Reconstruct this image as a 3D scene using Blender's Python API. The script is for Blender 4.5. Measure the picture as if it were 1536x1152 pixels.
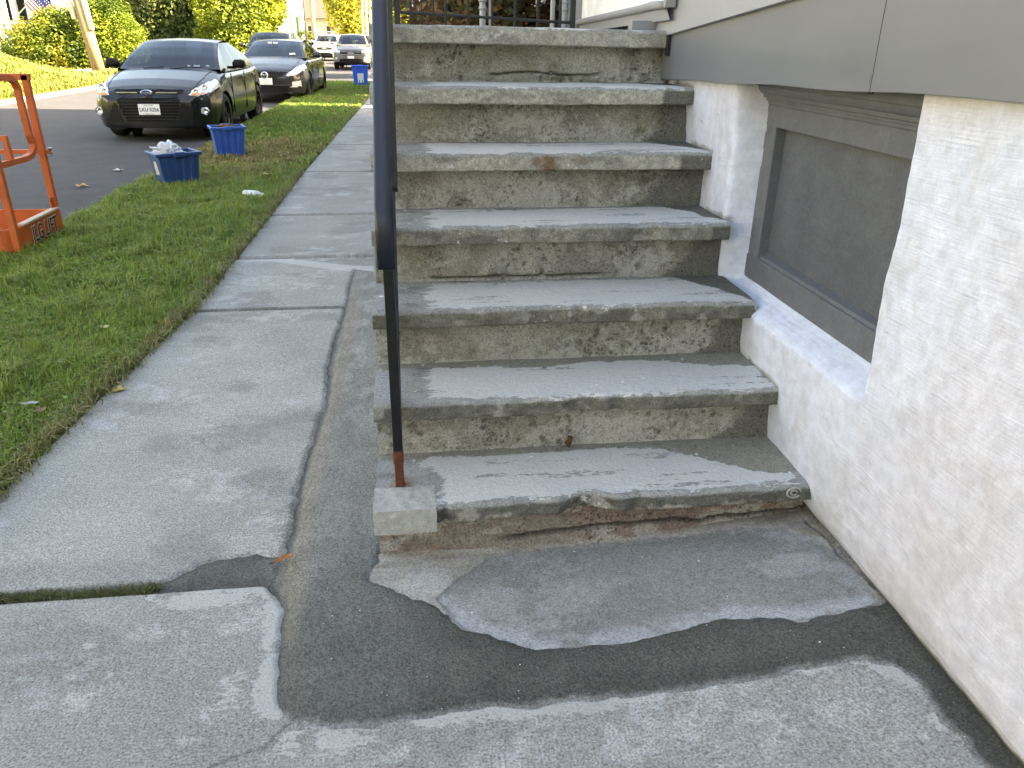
import bpy, bmesh, math, random
import numpy as np
from mathutils import Vector, Matrix
for o in list(bpy.data.objects): bpy.data.objects.remove(o)
SC = bpy.context.scene
COL = SC.collection
R = math.radians
# ------------------------------------------------------------------ camera
PITCH, YAW, ROLL, EYE = R(24.24), R(7.57), R(0.824), 1.40
def cam_basis():
    fw = Vector((math.sin(YAW)*math.cos(PITCH), math.cos(YAW)*math.cos(PITCH), -math.sin(PITCH)))
    r = Vector((math.cos(YAW), -math.sin(YAW), 0)); u = r.cross(fw)
    r, u = r*math.cos(ROLL)+u*math.sin(ROLL), u*math.cos(ROLL)-r*math.sin(ROLL)
    return r, u, fw
CR, CU, CF = cam_basis()
cam = bpy.data.cameras.new('camera'); camo = bpy.data.objects.new('camera', cam); COL.objects.link(camo)
cam.sensor_width = 36; cam.lens = 1150/1536*36; cam.clip_start = .02; cam.clip_end = 2000
m = Matrix((CR, CU, -CF)).transposed().to_4x4(); m.translation = (0, 0, EYE); camo.matrix_world = m
SC.camera = camo
# ------------------------------------------------------------------ sky, sun, exposure
SUN_EL, SUN_AZ = R(34), R(-9.7)          # azimuth measured from +X towards +Y: the sun stands over the house on the right
w = bpy.data.worlds.new('World'); SC.world = w; w.use_nodes = True
nt = w.node_tree; bg = nt.nodes['Background']
sky = nt.nodes.new('ShaderNodeTexSky'); sky.sky_type = 'NISHITA'; sky.sun_disc = False
sky.sun_elevation = SUN_EL; sky.sun_rotation = R(90)-SUN_AZ; sky.air_density = 1.0; sky.dust_density = 2.5; sky.ozone_density = 1.0
nt.links.new(sky.outputs[0], bg.inputs[0]); bg.inputs[1].default_value = 0.125
sl = bpy.data.lights.new('sun', 'SUN'); sl.energy = 5.0; sl.angle = R(.53); sl.color = (1, .955, .88)
so = bpy.data.objects.new('sun', sl); COL.objects.link(so)
sdir = Vector((math.cos(SUN_EL)*math.cos(SUN_AZ), math.cos(SUN_EL)*math.sin(SUN_AZ), math.sin(SUN_EL)))
so.rotation_euler = sdir.to_track_quat('Z', 'Y').to_euler(); so.location = sdir*60
SC.view_settings.view_transform = 'Standard'; SC.view_settings.look = 'None'
SC.view_settings.exposure = 3.08; SC.view_settings.gamma = 1
SC.view_settings.use_white_balance = True; SC.view_settings.white_balance_temperature = 9200; SC.view_settings.white_balance_tint = 12   # balanced for open shade, as the photograph is
# ------------------------------------------------------------------ helpers
def at(px, py, Y):
    """world point where the line of sight of a photo pixel crosses the vertical plane at distance Y up the street"""
    d = CR*((px-768)/1150)+CU*((576-py)/1150)+CF
    return Vector((0, 0, EYE))+d*(Y/d.y)
def ground_at(px, py, z=0.):
    d = CR*((px-768)/1150)+CU*((576-py)/1150)+CF
    return Vector((0, 0, EYE))+d*((z-EYE)/d.z)
def wall_at(px, py, x):
    d = CR*((px-768)/1150)+CU*((576-py)/1150)+CF
    return Vector((0, 0, EYE))+d*(x/d.x)
def _hash(ix, iy, iz, s):
    h = (ix*374761393+iy*668265263+iz*2147483647+s*1274126177) & 0xffffffff
    h = ((h ^ (h >> 13))*1274126177) & 0xffffffff
    h = ((h ^ (h >> 16))*2246822519) & 0xffffffff
    return ((h ^ (h >> 15)) & 0xffff)/65535.
def vn(x, y, z=0., s=0):
    x, y, z = np.broadcast_arrays(np.asarray(x, float), np.asarray(y, float), np.asarray(z, float))
    ix, iy, iz = [np.floor(a).astype(np.int64) for a in (x, y, z)]
    f = [a-b for a, b in ((x, ix), (y, iy), (z, iz))]
    fx, fy, fz = [a*a*(3-2*a) for a in f]
    o = 0
    for dz in (0, 1):
        if dz == 1 and not np.any(fz): continue
        for dy in (0, 1):
            for dx in (0, 1):
                o = o+_hash(ix+dx, iy+dy, iz+dz, s)*(fx if dx else 1-fx)*(fy if dy else 1-fy)*(fz if dz else 1-fz)
    return o
def fbm(x, y, z=0., s=0, n=4, g=.5):
    a, t, o = 1., 0., 0.
    for k in range(n):
        o = o+a*vn(np.asarray(x)*2**k+k*17.3, np.asarray(y)*2**k-k*9.1, np.asarray(z)*2**k, s+k); t += a; a *= g
    return o/t
def sst(a, b, x):
    t = np.clip((np.asarray(x, float)-a)/(b-a), 0, 1); return t*t*(3-2*t)
def mixc(c, d, t):
    c = np.asarray(c, float); d = np.asarray(d, float); return c+(d-c)*np.asarray(t)[..., None]
def poly_sd(P, x, y):
    """signed distance to a polygon, positive inside"""
    P = np.asarray(P, float); Q = np.roll(P, -1, 0)
    x = np.asarray(x, float).ravel(); y = np.asarray(y, float).ravel()
    best = np.full(x.shape, 1e9); ins = np.zeros(x.shape, bool)
    for (ax, ay), (bx, by) in zip(P, Q):
        dx, dy = bx-ax, by-ay; L = dx*dx+dy*dy+1e-12
        t = np.clip(((x-ax)*dx+(y-ay)*dy)/L, 0, 1)
        best = np.minimum(best, (x-ax-t*dx)**2+(y-ay-t*dy)**2)
        c = ((ay > y) != (by > y))
        with np.errstate(divide='ignore', invalid='ignore'):
            xx = ax+(y-ay)*dx/(dy if dy else 1e-12)
        ins ^= c & (x < xx)
    return np.where(ins, 1, -1)*np.sqrt(best)
def line_d(P, x, y):
    x = np.asarray(x, float); y = np.asarray(y, float); best = np.full(x.shape, 1e9)
    for (ax, ay), (bx, by) in zip(P[:-1], P[1:]):
        dx, dy = bx-ax, by-ay; t = np.clip(((x-ax)*dx+(y-ay)*dy)/(dx*dx+dy*dy+1e-12), 0, 1)
        best = np.minimum(best, (x-ax-t*dx)**2+(y-ay-t*dy)**2)
    return np.sqrt(best)
def _tag(o, label, cat, group, kind):
    if label: o['label'] = label
    if cat: o['category'] = cat
    if group: o['group'] = group
    if kind: o['kind'] = kind
def thing(name, label, cat, loc=(0, 0, 0), rz=0., group=None, kind=None):
    o = bpy.data.objects.new(name, None); o.empty_display_size = .1; COL.objects.link(o)
    o.location = loc; o.rotation_euler = (0, 0, rz); _tag(o, label, cat, group, kind); return o
def root_loc(p):
    while p.parent: p = p.parent
    return np.array(p.location)
def mesh_np(name, V, F, mat, parent=None, smooth=True, col=None, world=False, label=None, cat=None, group=None, kind=None, fcol=None):
    """V (n,3), F: (m,3|4) array or list of lists"""
    V = np.asarray(V, float).reshape(-1, 3)
    if world and parent is not None: V = V-root_loc(parent)
    me = bpy.data.meshes.new(name)
    if isinstance(F, np.ndarray):
        k = F.shape[1]; n = len(F)
        me.vertices.add(len(V)); me.vertices.foreach_set('co', V.ravel())
        me.loops.add(n*k); me.loops.foreach_set('vertex_index', F.astype(np.int32).ravel())
        me.polygons.add(n); me.polygons.foreach_set('loop_start', np.arange(0, n*k, k, dtype=np.int32))
        try: me.polygons.foreach_set('loop_total', np.full(n, k, dtype=np.int32))
        except Exception: pass
        me.update(calc_edges=True)
    else:
        me.from_pydata([tuple(v) for v in V], [], F); me.update()
    if smooth: me.polygons.foreach_set('use_smooth', np.ones(len(me.polygons), bool))
    if col is not None:
        a = me.color_attributes.new('Col', 'FLOAT_COLOR', 'POINT')
        col = np.asarray(col); k_ = col.shape[-1]; c = np.ones((len(V), 4), np.float32); c[:, :k_] = col.reshape(-1, k_); a.data.foreach_set('color', c.ravel())
    if mat is not None: me.materials.append(mat)
    o = bpy.data.objects.new(name, me); COL.objects.link(o)
    if parent is not None: o.parent = parent
    _tag(o, label, cat, group, kind); return o
def grid_faces(ny, nx):
    i = np.arange(ny*nx).reshape(ny, nx)
    return np.stack([i[:-1, :-1], i[:-1, 1:], i[1:, 1:], i[1:, :-1]], -1).reshape(-1, 4)
def compact(V, F, *extra):
    u = np.unique(F); mp = np.full(len(V), -1); mp[u] = np.arange(len(u))
    return (V[u], mp[F]) + tuple(e[u] for e in extra)
def add_mod_bevel(o, wd, seg=2):
    b = o.modifiers.new('bevel', 'BEVEL'); b.width = wd; b.segments = seg; b.limit_method = 'ANGLE'; b.angle_limit = R(35); return o
class MB:
    """collects simple solids into one mesh"""
    def __init__(s): s.V = []; s.F = []
    def add(s, V, F):
        n = len(s.V); s.V += [tuple(map(float, v)) for v in V]; s.F += [[i+n for i in f] for f in F]; return s
    def box(s, c, d, rot=None):
        V = [Vector((sx*d[0]/2, sy*d[1]/2, sz*d[2]/2)) for sz in (-1, 1) for sy in (-1, 1) for sx in (-1, 1)]
        if rot is not None: V = [rot @ v for v in V]
        V = [v+Vector(c) for v in V]
        return s.add(V, [[0, 2, 3, 1], [4, 5, 7, 6], [0, 1, 5, 4], [2, 6, 7, 3], [0, 4, 6, 2], [1, 3, 7, 5]])
    def bb(s, x0, x1, y0, y1, z0, z1): return s.box(((x0+x1)/2, (y0+y1)/2, (z0+z1)/2), (abs(x1-x0), abs(y1-y0), abs(z1-z0)))
    def prism(s, poly, axis, a, b):
        """polygon (2D) extruded along axis 0/1/2 from a to b"""
        n = len(poly); V = []
        for t in (a, b):
            for p in poly:
                v = [p[0], p[1]]; v.insert(axis, t); V.append(v)
        F = [list(range(n))[::-1], list(range(n, 2*n))]+[[i, (i+1) % n, n+(i+1) % n, n+i] for i in range(n)]
        if axis == 1: F = [f[::-1] for f in F]
        return s.add(V, F)
    def tube(s, path, r, n=10, cap=True, squash=None):
        path = [Vector(p) for p in path]; m = len(path)
        rr = r if isinstance(r, (list, tuple)) else [r]*m; V = []; up = None
        for i, p in enumerate(path):
            t = (path[min(i+1, m-1)]-path[max(i-1, 0)]).normalized()
            if up is None:
                up = Vector((0, 0, 1)) if abs(t.z) < .9 else Vector((0, 1, 0))
            a = t.cross(up).normalized(); b = a.cross(t).normalized(); up = b
            for k in range(n):
                g = 2*math.pi*(k+.5)/n; V.append(p+a*(math.cos(g)*rr[i])+b*(math.sin(g)*rr[i]))
        F = [[i*n+k, i*n+(k+1) % n, (i+1)*n+(k+1) % n, (i+1)*n+k] for i in range(m-1) for k in range(n)]
        if cap: F += [list(range(n))[::-1], list(range((m-1)*n, m*n))]
        return s.add(V, F)
    def lathe(s, prof, n=24, c=(0, 0, 0), axis=2, close=False):
        V = []; F = []; m = len(prof)
        for k in range(n):
            g = 2*math.pi*k/n
            for (r, h) in prof:
                v = [r*math.cos(g), r*math.sin(g)]; v.insert(axis, h); V.append([v[i]+c[i] for i in range(3)])
        for k in range(n):
            for j in range(m-1):
                F.append([k*m+j, ((k+1) % n)*m+j, ((k+1) % n)*m+j+1, k*m+j+1])
        return s.add(V, F)
    def build(s, name, mat, parent=None, smooth=False, world=False, bevel=0, **k):
        V = np.array(s.V)
        o = mesh_np(name, V, s.F, mat, parent, smooth, world=world, **k)
        bm = bmesh.new(); bm.from_mesh(o.data); bmesh.ops.recalc_face_normals(bm, faces=bm.faces); bm.to_mesh(o.data); bm.free()
        if bevel: add_mod_bevel(o, bevel)
        return o
def text_mesh(name, body, size, mat, parent, loc, rot, depth=.002, sx=1., bold=0., extra_shear=0., spacing=1.):
    c = bpy.data.curves.new(name, 'FONT'); c.body = body; c.size = size; c.extrude = depth; c.align_x = 'CENTER'; c.align_y = 'CENTER'; c.offset = bold; c.shear = extra_shear
    c.resolution_u = 3; c.space_character = spacing
    t = bpy.data.objects.new(name+'_tmp', c); COL.objects.link(t)
    bpy.context.view_layer.update()
    me = bpy.data.meshes.new_from_object(t.evaluated_get(bpy.context.evaluated_depsgraph_get()))
    bpy.data.objects.remove(t); bpy.data.curves.remove(c)
    me.name = name; me.materials.clear(); me.materials.append(mat)
    me.transform(Matrix.Translation(loc) @ rot.to_4x4() @ Matrix.Diagonal((sx, 1, 1, 1)))
    o = bpy.data.objects.new(name, me); COL.objects.link(o); o.parent = parent; return o
# ------------------------------------------------------------------ materials
def newmat(name):
    mt = bpy.data.materials.new(name); mt.use_nodes = True; n = mt.node_tree; b = n.nodes['Principled BSDF']; return mt, n, b
def N(n, t, **k):
    x = n.nodes.new(t)
    for a, v in k.items(): setattr(x, a, v)
    return x
def pos(n, sc=(1, 1, 1), rot=(0, 0, 0), obj=False):
    mp = N(n, 'ShaderNodeMapping'); mp.inputs['Scale'].default_value = sc; mp.inputs['Rotation'].default_value = rot
    if obj: n.links.new(N(n, 'ShaderNodeTexCoord').outputs['Object'], mp.inputs[0])
    else: n.links.new(N(n, 'ShaderNodeNewGeometry').outputs['Position'], mp.inputs[0])
    return mp.outputs[0]
def noise(n, v, sc, det=4, rough=.55, dist=0.):
    x = N(n, 'ShaderNodeTexNoise'); x.inputs['Scale'].default_value = sc; x.inputs['Detail'].default_value = det; x.inputs['Roughness'].default_value = rough; x.inputs['Distortion'].default_value = dist
    n.links.new(v, x.inputs['Vector']); return x.outputs['Fac']
def ramp(n, f, stops):
    r = N(n, 'ShaderNodeValToRGB'); e = r.color_ramp.elements
    while len(e) < len(stops): e.new(.5)
    for q, (p, c) in zip(e, stops):
        q.position = p; q.color = (*(c if isinstance(c, (tuple, list)) else (c, c, c)), 1)
    n.links.new(f, r.inputs[0]); return r.outputs[0]
def mul(n, a, b, mode='MULTIPLY', fac=1.):
    x = N(n, 'ShaderNodeMix', data_type='RGBA', blend_type=mode); x.inputs[0].default_value = fac
    for s, v in ((x.inputs[6], a), (x.inputs[7], b)):
        if isinstance(v, (tuple, list)): s.default_value = (*v, 1)
        else: n.links.new(v, s)
    return x.outputs[2]
def bump(n, h, st, dist=.01, prev=None):
    b = N(n, 'ShaderNodeBump'); b.inputs['Strength'].default_value = st; b.inputs['Distance'].default_value = dist
    n.links.new(h, b.inputs['Height'])
    if prev is not None: n.links.new(prev, b.inputs['Normal'])
    return b.outputs[0]
def math2(n, op, a, b):
    x = N(n, 'ShaderNodeMath', operation=op)
    for s, v in zip(x.inputs, (a, b)):
        if isinstance(v, (int, float)): s.default_value = v
        else: n.links.new(v, s)
    return x.outputs[0]
def mat_concrete(name, base=None, lo=.62, hi=1.3, fine=170, mid=45, bst=.5, bd=.004, rough=.93, pits=0., pit_sc=70, strokes=None, scuff=False, smear=None, swirl=False):
    mt, n, b = newmat(name); v = pos(n)
    if base is None:
        at_ = N(n, 'ShaderNodeAttribute', attribute_name='Col'); c = at_.outputs['Color']
    else: c = base
    f = noise(n, v, fine, 5, .7); g = noise(n, v, mid, 5, .6)
    c = mul(n, c, ramp(n, f, [(.36, lo), (.5, 1.), (.66, hi)]))
    c = mul(n, c, ramp(n, g, [(.3, .86), (.7, 1.12)]))
    h = math2(n, 'ADD', f, math2(n, 'MULTIPLY', g, 2.))
    if scuff:                                           # pale scratches and chips, fine dark grit
        sv = pos(n, (1, 3.2, 1), (0, 0, R(18))); k1 = ramp(n, noise(n, sv, 26, 6, .72), [(.60, 0.), (.68, 1.)]); k2 = ramp(n, noise(n, v, 5, 3), [(.42, 0.), (.62, .55)])
        mx = N(n, 'ShaderNodeMix', data_type='RGBA'); n.links.new(mul(n, k1, k2), mx.inputs[0]); n.links.new(c, mx.inputs[6]); mx.inputs[7].default_value = (.50, .51, .51, 1); c = mx.outputs[2]
        c = mul(n, c, ramp(n, noise(n, v, 75, 6, .75), [(.30, .70), (.42, 1.)]))
    if swirl:
        c = mul(n, c, ramp(n, noise(n, pos(n, (1, 4, 13)), 2.2, 5, .6, 2.2), [(.36, .92), (.5, 1.), (.62, 1.08)]))
    if smear:                                           # thin pale cement film, its ragged edge set by the Col alpha
        e = math2(n, 'ADD', at_.outputs['Alpha'], math2(n, 'MULTIPLY', math2(n, 'SUBTRACT', noise(n, pos(n, (1, 2.2, 1)), 42, 8, .68), .5), 1.5))
        mk = ramp(n, e, [(.47, 0.), (.53, smear[1])]); mx = N(n, 'ShaderNodeMix', data_type='RGBA'); n.links.new(mk, mx.inputs[0]); n.links.new(c, mx.inputs[6])
        n.links.new(mul(n, smear[0], ramp(n, f, [(.36, .86), (.5, 1.), (.66, 1.1)])), mx.inputs[7]); c = mx.outputs[2]
    if pits:
        vo = N(n, 'ShaderNodeTexVoronoi', feature='F1'); vo.inputs['Scale'].default_value = pit_sc; n.links.new(v, vo.inputs['Vector'])
        th = math2(n, 'MULTIPLY', ramp(n, noise(n, v, 7, 4, .6), [(.42, 0.), (.70, 1.)]), math2(n, 'MULTIPLY', noise(n, v, 60, 2), .75))
        d = math2(n, 'SUBTRACT', vo.outputs['Distance'], th)
        pm = ramp(n, d, [(.0, 1-pits), (.07, 1.)]); c = mul(n, c, pm); h = math2(n, 'ADD', h, math2(n, 'MULTIPLY', pm, 1.5))
    nb = bump(n, h, bst, bd)
    if strokes:
        vs = pos(n, *strokes); nb = bump(n, noise(n, vs, 1., 4, .6), .6, .006, nb)
    n.links.new(c, b.inputs['Base Color']); n.links.new(nb, b.inputs['Normal']); b.inputs['Roughness'].default_value = rough
    b.inputs['Specular IOR Level'].default_value = .25
    return mt
def mat_plain(name, c, rough=.6, metal=0., spec=.5, var=0., vsc=8., bst=0., bsc=60, obj=True, coat=0., dirt=None):
    mt, n, b = newmat(name); v = pos(n, obj=obj)
    cc = c
    if var:
        cc = mul(n, c, ramp(n, noise(n, v, vsc, 5), [(.25, 1-var), (.75, 1+var)]))
        if dirt: cc = mul(n, cc, dirt, 'MIX'); 
        n.links.new(cc, b.inputs['Base Color'])
    else: b.inputs['Base Color'].default_value = (*c, 1)
    b.inputs['Roughness'].default_value = rough; b.inputs['Metallic'].default_value = metal; b.inputs['Specular IOR Level'].default_value = spec
    b.inputs['Coat Weight'].default_value = coat; b.inputs['Coat Roughness'].default_value = .04
    if bst: n.links.new(bump(n, noise(n, v, bsc, 4), bst, .004), b.inputs['Normal'])
    return mt
def mat_leaf(name, trans=.35, rough=.6):
    mt, n, b = newmat(name)
    a = N(n, 'ShaderNodeAttribute', attribute_name='Col').outputs['Color']
    n.links.new(a, b.inputs['Base Color']); b.inputs['Roughness'].default_value = rough; b.inputs['Specular IOR Level'].default_value = .3
    tr = N(n, 'ShaderNodeBsdfTranslucent'); n.links.new(a, tr.inputs[0])
    mx = N(n, 'ShaderNodeMixShader'); mx.inputs[0].default_value = trans
    n.links.new(b.outputs[0], mx.inputs[1]); n.links.new(tr.outputs[0], mx.inputs[2]); n.links.new(mx.outputs[0], n.nodes['Material Output'].inputs[0])
    return mt
def mat_glass(name, tint=(.35, .42, .42), refl=.5, rough=.02):
    mt, n, b = newmat(name); n.nodes.remove(b)
    t = N(n, 'ShaderNodeBsdfTransparent'); t.inputs[0].default_value = (*tint, 1)
    g = N(n, 'ShaderNodeBsdfGlossy'); g.inputs['Roughness'].default_value = rough; g.inputs[0].default_value = (.62, .68, .74, 1)
    f = N(n, 'ShaderNodeFresnel'); f.inputs[0].default_value = 1.5
    mr = N(n, 'ShaderNodeMath', operation='MULTIPLY_ADD'); mr.inputs[1].default_value = 1.; mr.inputs[2].default_value = refl; n.links.new(f.outputs[0], mr.inputs[0])
    x = N(n, 'ShaderNodeMixShader'); n.links.new(mr.outputs[0], x.inputs[0]); n.links.new(t.outputs[0], x.inputs[1]); n.links.new(g.outputs[0], x.inputs[2])
    n.links.new(x.outputs[0], n.nodes['Material Output'].inputs[0]); return mt
M = {}
M['slab'] = mat_concrete('sidewalk concrete', lo=.48, hi=1.5, bst=.7, scuff=True, smear=((.50, .50, .485), .7))
M['pad'] = mat_concrete('step pad concrete', lo=.62, hi=1.32, bst=.35, scuff=True)
M['mortar'] = mat_concrete('fresh mortar', lo=.52, hi=1.42, fine=170, mid=60, bst=.8, bd=.007)
M['tread'] = mat_concrete('stair concrete', lo=.62, hi=1.32, fine=180, mid=60, bst=.6, smear=((.585, .59, .575), .84))
M['riser'] = mat_concrete('riser concrete', lo=.6, hi=1.35, fine=160, mid=55, bst=.9, bd=.006, pits=.45, pit_sc=75, smear=((.46, .45, .405), .62))
M['stucco'] = mat_concrete('white painted render', lo=.95, hi=1.04, fine=110, mid=24, bst=.3, bd=.005, rough=.75, strokes=((1, 10, 150), (R(-34), 0, 0)))
M['siding'] = mat_plain('grey painted metal siding', (.148, .159, .173), .38, var=.05, vsc=3, bst=.12, bsc=9, obj=False)
M['clap'] = mat_plain('pale grey siding', (.29, .30, .31), .45, var=.04, vsc=3, bst=.1, bsc=8, obj=False)
M['trim'] = mat_plain('grey trim metal', (.26, .26, .26), .4, var=.06, vsc=10, obj=False)
M['frame'] = mat_concrete('grey painted wood', (.118, .127, .138), lo=.9, hi=1.1, fine=120, mid=20, bst=.35, bd=.003, rough=.55, strokes=((20, 3, 30), (0, 0, 0)))
M['bin_label'] = mat_plain('bin label', (.7, .72, .74), .6)
M['black_gap'] = mat_plain('dark void', (.01, .01, .01), .9)
M['white_panel'] = mat_concrete('white rough panel', (.8, .82, .8), lo=.95, hi=1.03, fine=60, mid=14, bst=.5, bd=.006, rough=.7)
M['rail'] = mat_plain('blue black gloss paint', (.006, .010, .021), .36, var=.25, vsc=40, bst=.10, bsc=140)
M['railblk'] = mat_plain('black chipped paint', (.006, .007, .010), .35, var=.4, vsc=60, bst=.25, bsc=160)
M['rust'] = mat_plain('rusted iron', (.11, .032, .012), .9, var=.5, vsc=90, bst=.8, bsc=180)
M['iron'] = mat_plain('black iron', (.012, .012, .012), .5)
M['conduit'] = mat_plain('grey conduit', (.33, .35, .37), .5, var=.1, vsc=20)
M['asphalt'] = mat_concrete('asphalt', (.060, .062, .066), lo=.6, hi=1.5, fine=110, mid=3.0, bst=.4, bd=.008, rough=.9)
M['kerb'] = mat_concrete('kerb concrete', (.24, .23, .20), lo=.75, hi=1.2, fine=60, mid=9)
M['soil'] = mat_concrete('soil', (.05, .04, .025), lo=.6, hi=1.4, fine=60, mid=14, bst=.9, bd=.02)
M['grass'] = mat_leaf('grass blades', .3, .55)
M['leaf'] = mat_leaf('foliage', .35, .6)
M['bark'] = mat_plain('bark', (.06, .045, .03), .9, var=.35, vsc=25, bst=.8, bsc=40)
M['polewood'] = mat_plain('weathered pole wood', (.30, .19, .105), .85, var=.25, vsc=12, bst=.4, bsc=30)
M['white'] = mat_plain('white paint', (.78, .78, .75), .6, var=.04, vsc=2)
M['cream'] = mat_plain('cream siding', (.66, .63, .55), .7, var=.05, vsc=2)
M['roof'] = mat_plain('brown shingle roof', (.075, .06, .05), .9, var=.3, vsc=6)
M['darkglass'] = mat_plain('dark window glass', (.02, .025, .03), .08, spec=.8)
M['green'] = mat_plain('green shutter', (.05, .33, .08), .5)
# ------------------------------------------------------------------ ground
def flat(name, poly, z, mat, thick=.0, parent=None, kind='structure'):
    mb = MB()
    if thick: mb.prism([(p[0], p[1]) for p in poly], 2, z-thick, z)
    else: mb.add([(p[0], p[1], z) for p in poly], [list(range(len(poly)))])
    return mb.build(name, mat, parent, kind=kind if parent is None else None)
M['terrain'] = mat_concrete('distant ground', (.10, .12, .04), lo=.7, hi=1.3, fine=4, mid=.6)
M['asphalt_old'] = mat_concrete('worn asphalt', (.17, .16, .145), lo=.7, hi=1.3, fine=60, mid=2.0, bst=.3, bd=.008)
M['lawn'] = mat_concrete('lawn thatch', (.13, .15, .035), lo=.6, hi=1.4, fine=18, mid=3., bst=.9, bd=.05)
flat('terrain', [(-600, -300), (600, -300), (600, 900), (-600, 900)], -.24, M['terrain'])
flat('road', [(-9.0, -30), (-2.8, -30), (-2.8, 26.9), (-2.66, 27.8), (-2.2, 28.4), (-1.5, 28.7), (-1.5, 36.4), (-1.35, 46), (-1.0, 160), (-6.1, 160), (-6.4, 54), (-7.3, 45), (-8.6, 36), (-9.0, 29)], -.10, M['asphalt'])
flat('side_street', [(-1.7, 28.8), (40, 28.8), (40, 36.3), (-1.7, 36.3)], -.096, M['asphalt_old'])
# kerbs
kb = MB(); y = -12.
while y < 25.5:
    kb.bb(-2.83, -2.69, y, y+2.98, -.16, -.012); y += 3.0
kb.prism([(-2.83, 26.99), (-2.69, 26.99), (-2.55, 27.7), (-2.2, 28.3), (-1.6, 28.62), (-.5, 28.7), (30, 28.7), (30, 28.84), (-.5, 28.84), (-1.65, 28.76), (-2.3, 28.42), (-2.68, 27.75)], 2, -.16, -.012)
kb.build('kerb', M['kerb'], kind='structure', bevel=.02)
kb = MB(); y = -12.
while y < 26:
    kb.bb(-9.14, -8.98, y, y+2.98, -.16, -.012); y += 3.
kb.build('far_kerb', M['kerb'], kind='structure', bevel=.02)
def xl(Y): return np.interp(Y, [0, 2.45, 3.2, 4.25, 9, 19, 28], [-1.45, -1.40, -1.335, -1.235, -1.22, -1.02, -.9])
# --- mortar patch outline (metres on the ground) around the stair foot
PATCH = [(-0.266,4.905),(-0.404,5.076),(-0.411,4.964),(-0.427,4.652),(-0.414,4.249),(-0.426,4.066),(-0.435,3.746),(-0.437,3.386),(-0.416,3.037),(-0.416,2.871),(-0.429,2.676),(-0.433,2.526),(-0.442,2.281),(-0.426,2.065),(-0.436,1.940),(-0.496,1.960),(-0.598,1.951),(-0.700,1.890),(-0.763,1.829),(-0.741,1.790),(-0.638,1.792),(-0.522,1.802),(-0.468,1.791),(-0.426,1.738),(-0.394,1.678),(-0.391,1.575),(-0.374,1.403),(-0.350,1.345),(-0.321,1.304),(-0.218,1.278),(-0.132,1.273),(-0.013,1.284),(0.109,1.298),(0.247,1.286),(0.389,1.292),(0.631,1.289),(0.763,1.288),(0.884,1.295),(1.038,1.295),(1.101,1.256),(1.130,1.181),(1.112,1.117),(1.117,1.055),(1.126,0.972),(1.117,0.803),(1.1,.3),(1.28,.3),
 (1.28,0.789),(1.28,1.040),(1.29,1.40),(1.234,1.502),(1.173,1.464),(1.074,1.455),(0.959,1.448),(0.846,1.480),(0.762,1.500),(0.647,1.483),(0.500,1.465),(0.359,1.457),(0.258,1.462),(0.195,1.499),(0.130,1.531),(0.081,1.578),(0.066,1.614),(0.023,1.650),(-0.030,1.689),(-0.076,1.744),(-0.132,1.780),(-0.096,1.883),(-0.10,1.996),(-.11,4.9)]
DARK = [(0.023,1.663),(0.056,1.701),(0.082,1.738),(0.123,1.775),(0.175,1.822),(0.256,1.842),(0.317,1.848),(0.420,1.857),(0.523,1.859),(0.734,1.850),(0.955,1.838),(1.081,1.814),(1.140,1.755),(1.165,1.678),(1.180,1.577),(1.173,1.464),(1.074,1.42),(0.846,1.45),(0.647,1.45),(0.500,1.43),(0.258,1.42),(0.130,1.50),(0.066,1.58)]
def apron(x, y):
    return .052*sst(.45, 1.2, x)*sst(2.2, 1.9, y)
def slab_color(x, y, base):
    c = np.ones(x.shape+(3,))*np.array(base)
    n1 = fbm(x*1.7, y*1.7, s=3, n=4); n2 = fbm(x*7, y*7, s=9, n=4); n3 = fbm(x*26, y*26, s=21, n=3)
    c = c*(.72+.32*n1+.26*n2)[..., None]
    c = mixc(c, (.47, .48, .48), .6*sst(.56, .64, fbm(x*3.1, y*5.2, s=31, n=6, g=.62))*sst(.46, .56, n3))      # pale scuffs
    c = mixc(c, (.19, .19, .18), .45*sst(.56, .68, fbm(x*2.2+9, y*3.2, s=44, n=6, g=.6)))                      # damp dark stains
    fl = vn(x*42, y*30, s=61); c = mixc(c, (.55, .56, .56), .6*sst(.93, .98, fl)*sst(.5, .6, n2))
    return c
def patch_halo(c, x, y, wd=.05):
    d = -poly_sd(PATCH, x, y).reshape(x.shape)
    n = fbm(x*11, y*11, s=71, n=4); n2 = fbm(x*40, y*40, s=72, n=3)
    lim = wd*(.3+2.4*np.clip(n-.30, 0, 1))
    k = sst(lim*1.5, lim*.2, d)*(d > -.03)*sst(.30, .50, n)
    return np.maximum(c, .72*k)
sidewalk = thing('sidewalk', None, None, kind='structure')
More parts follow.
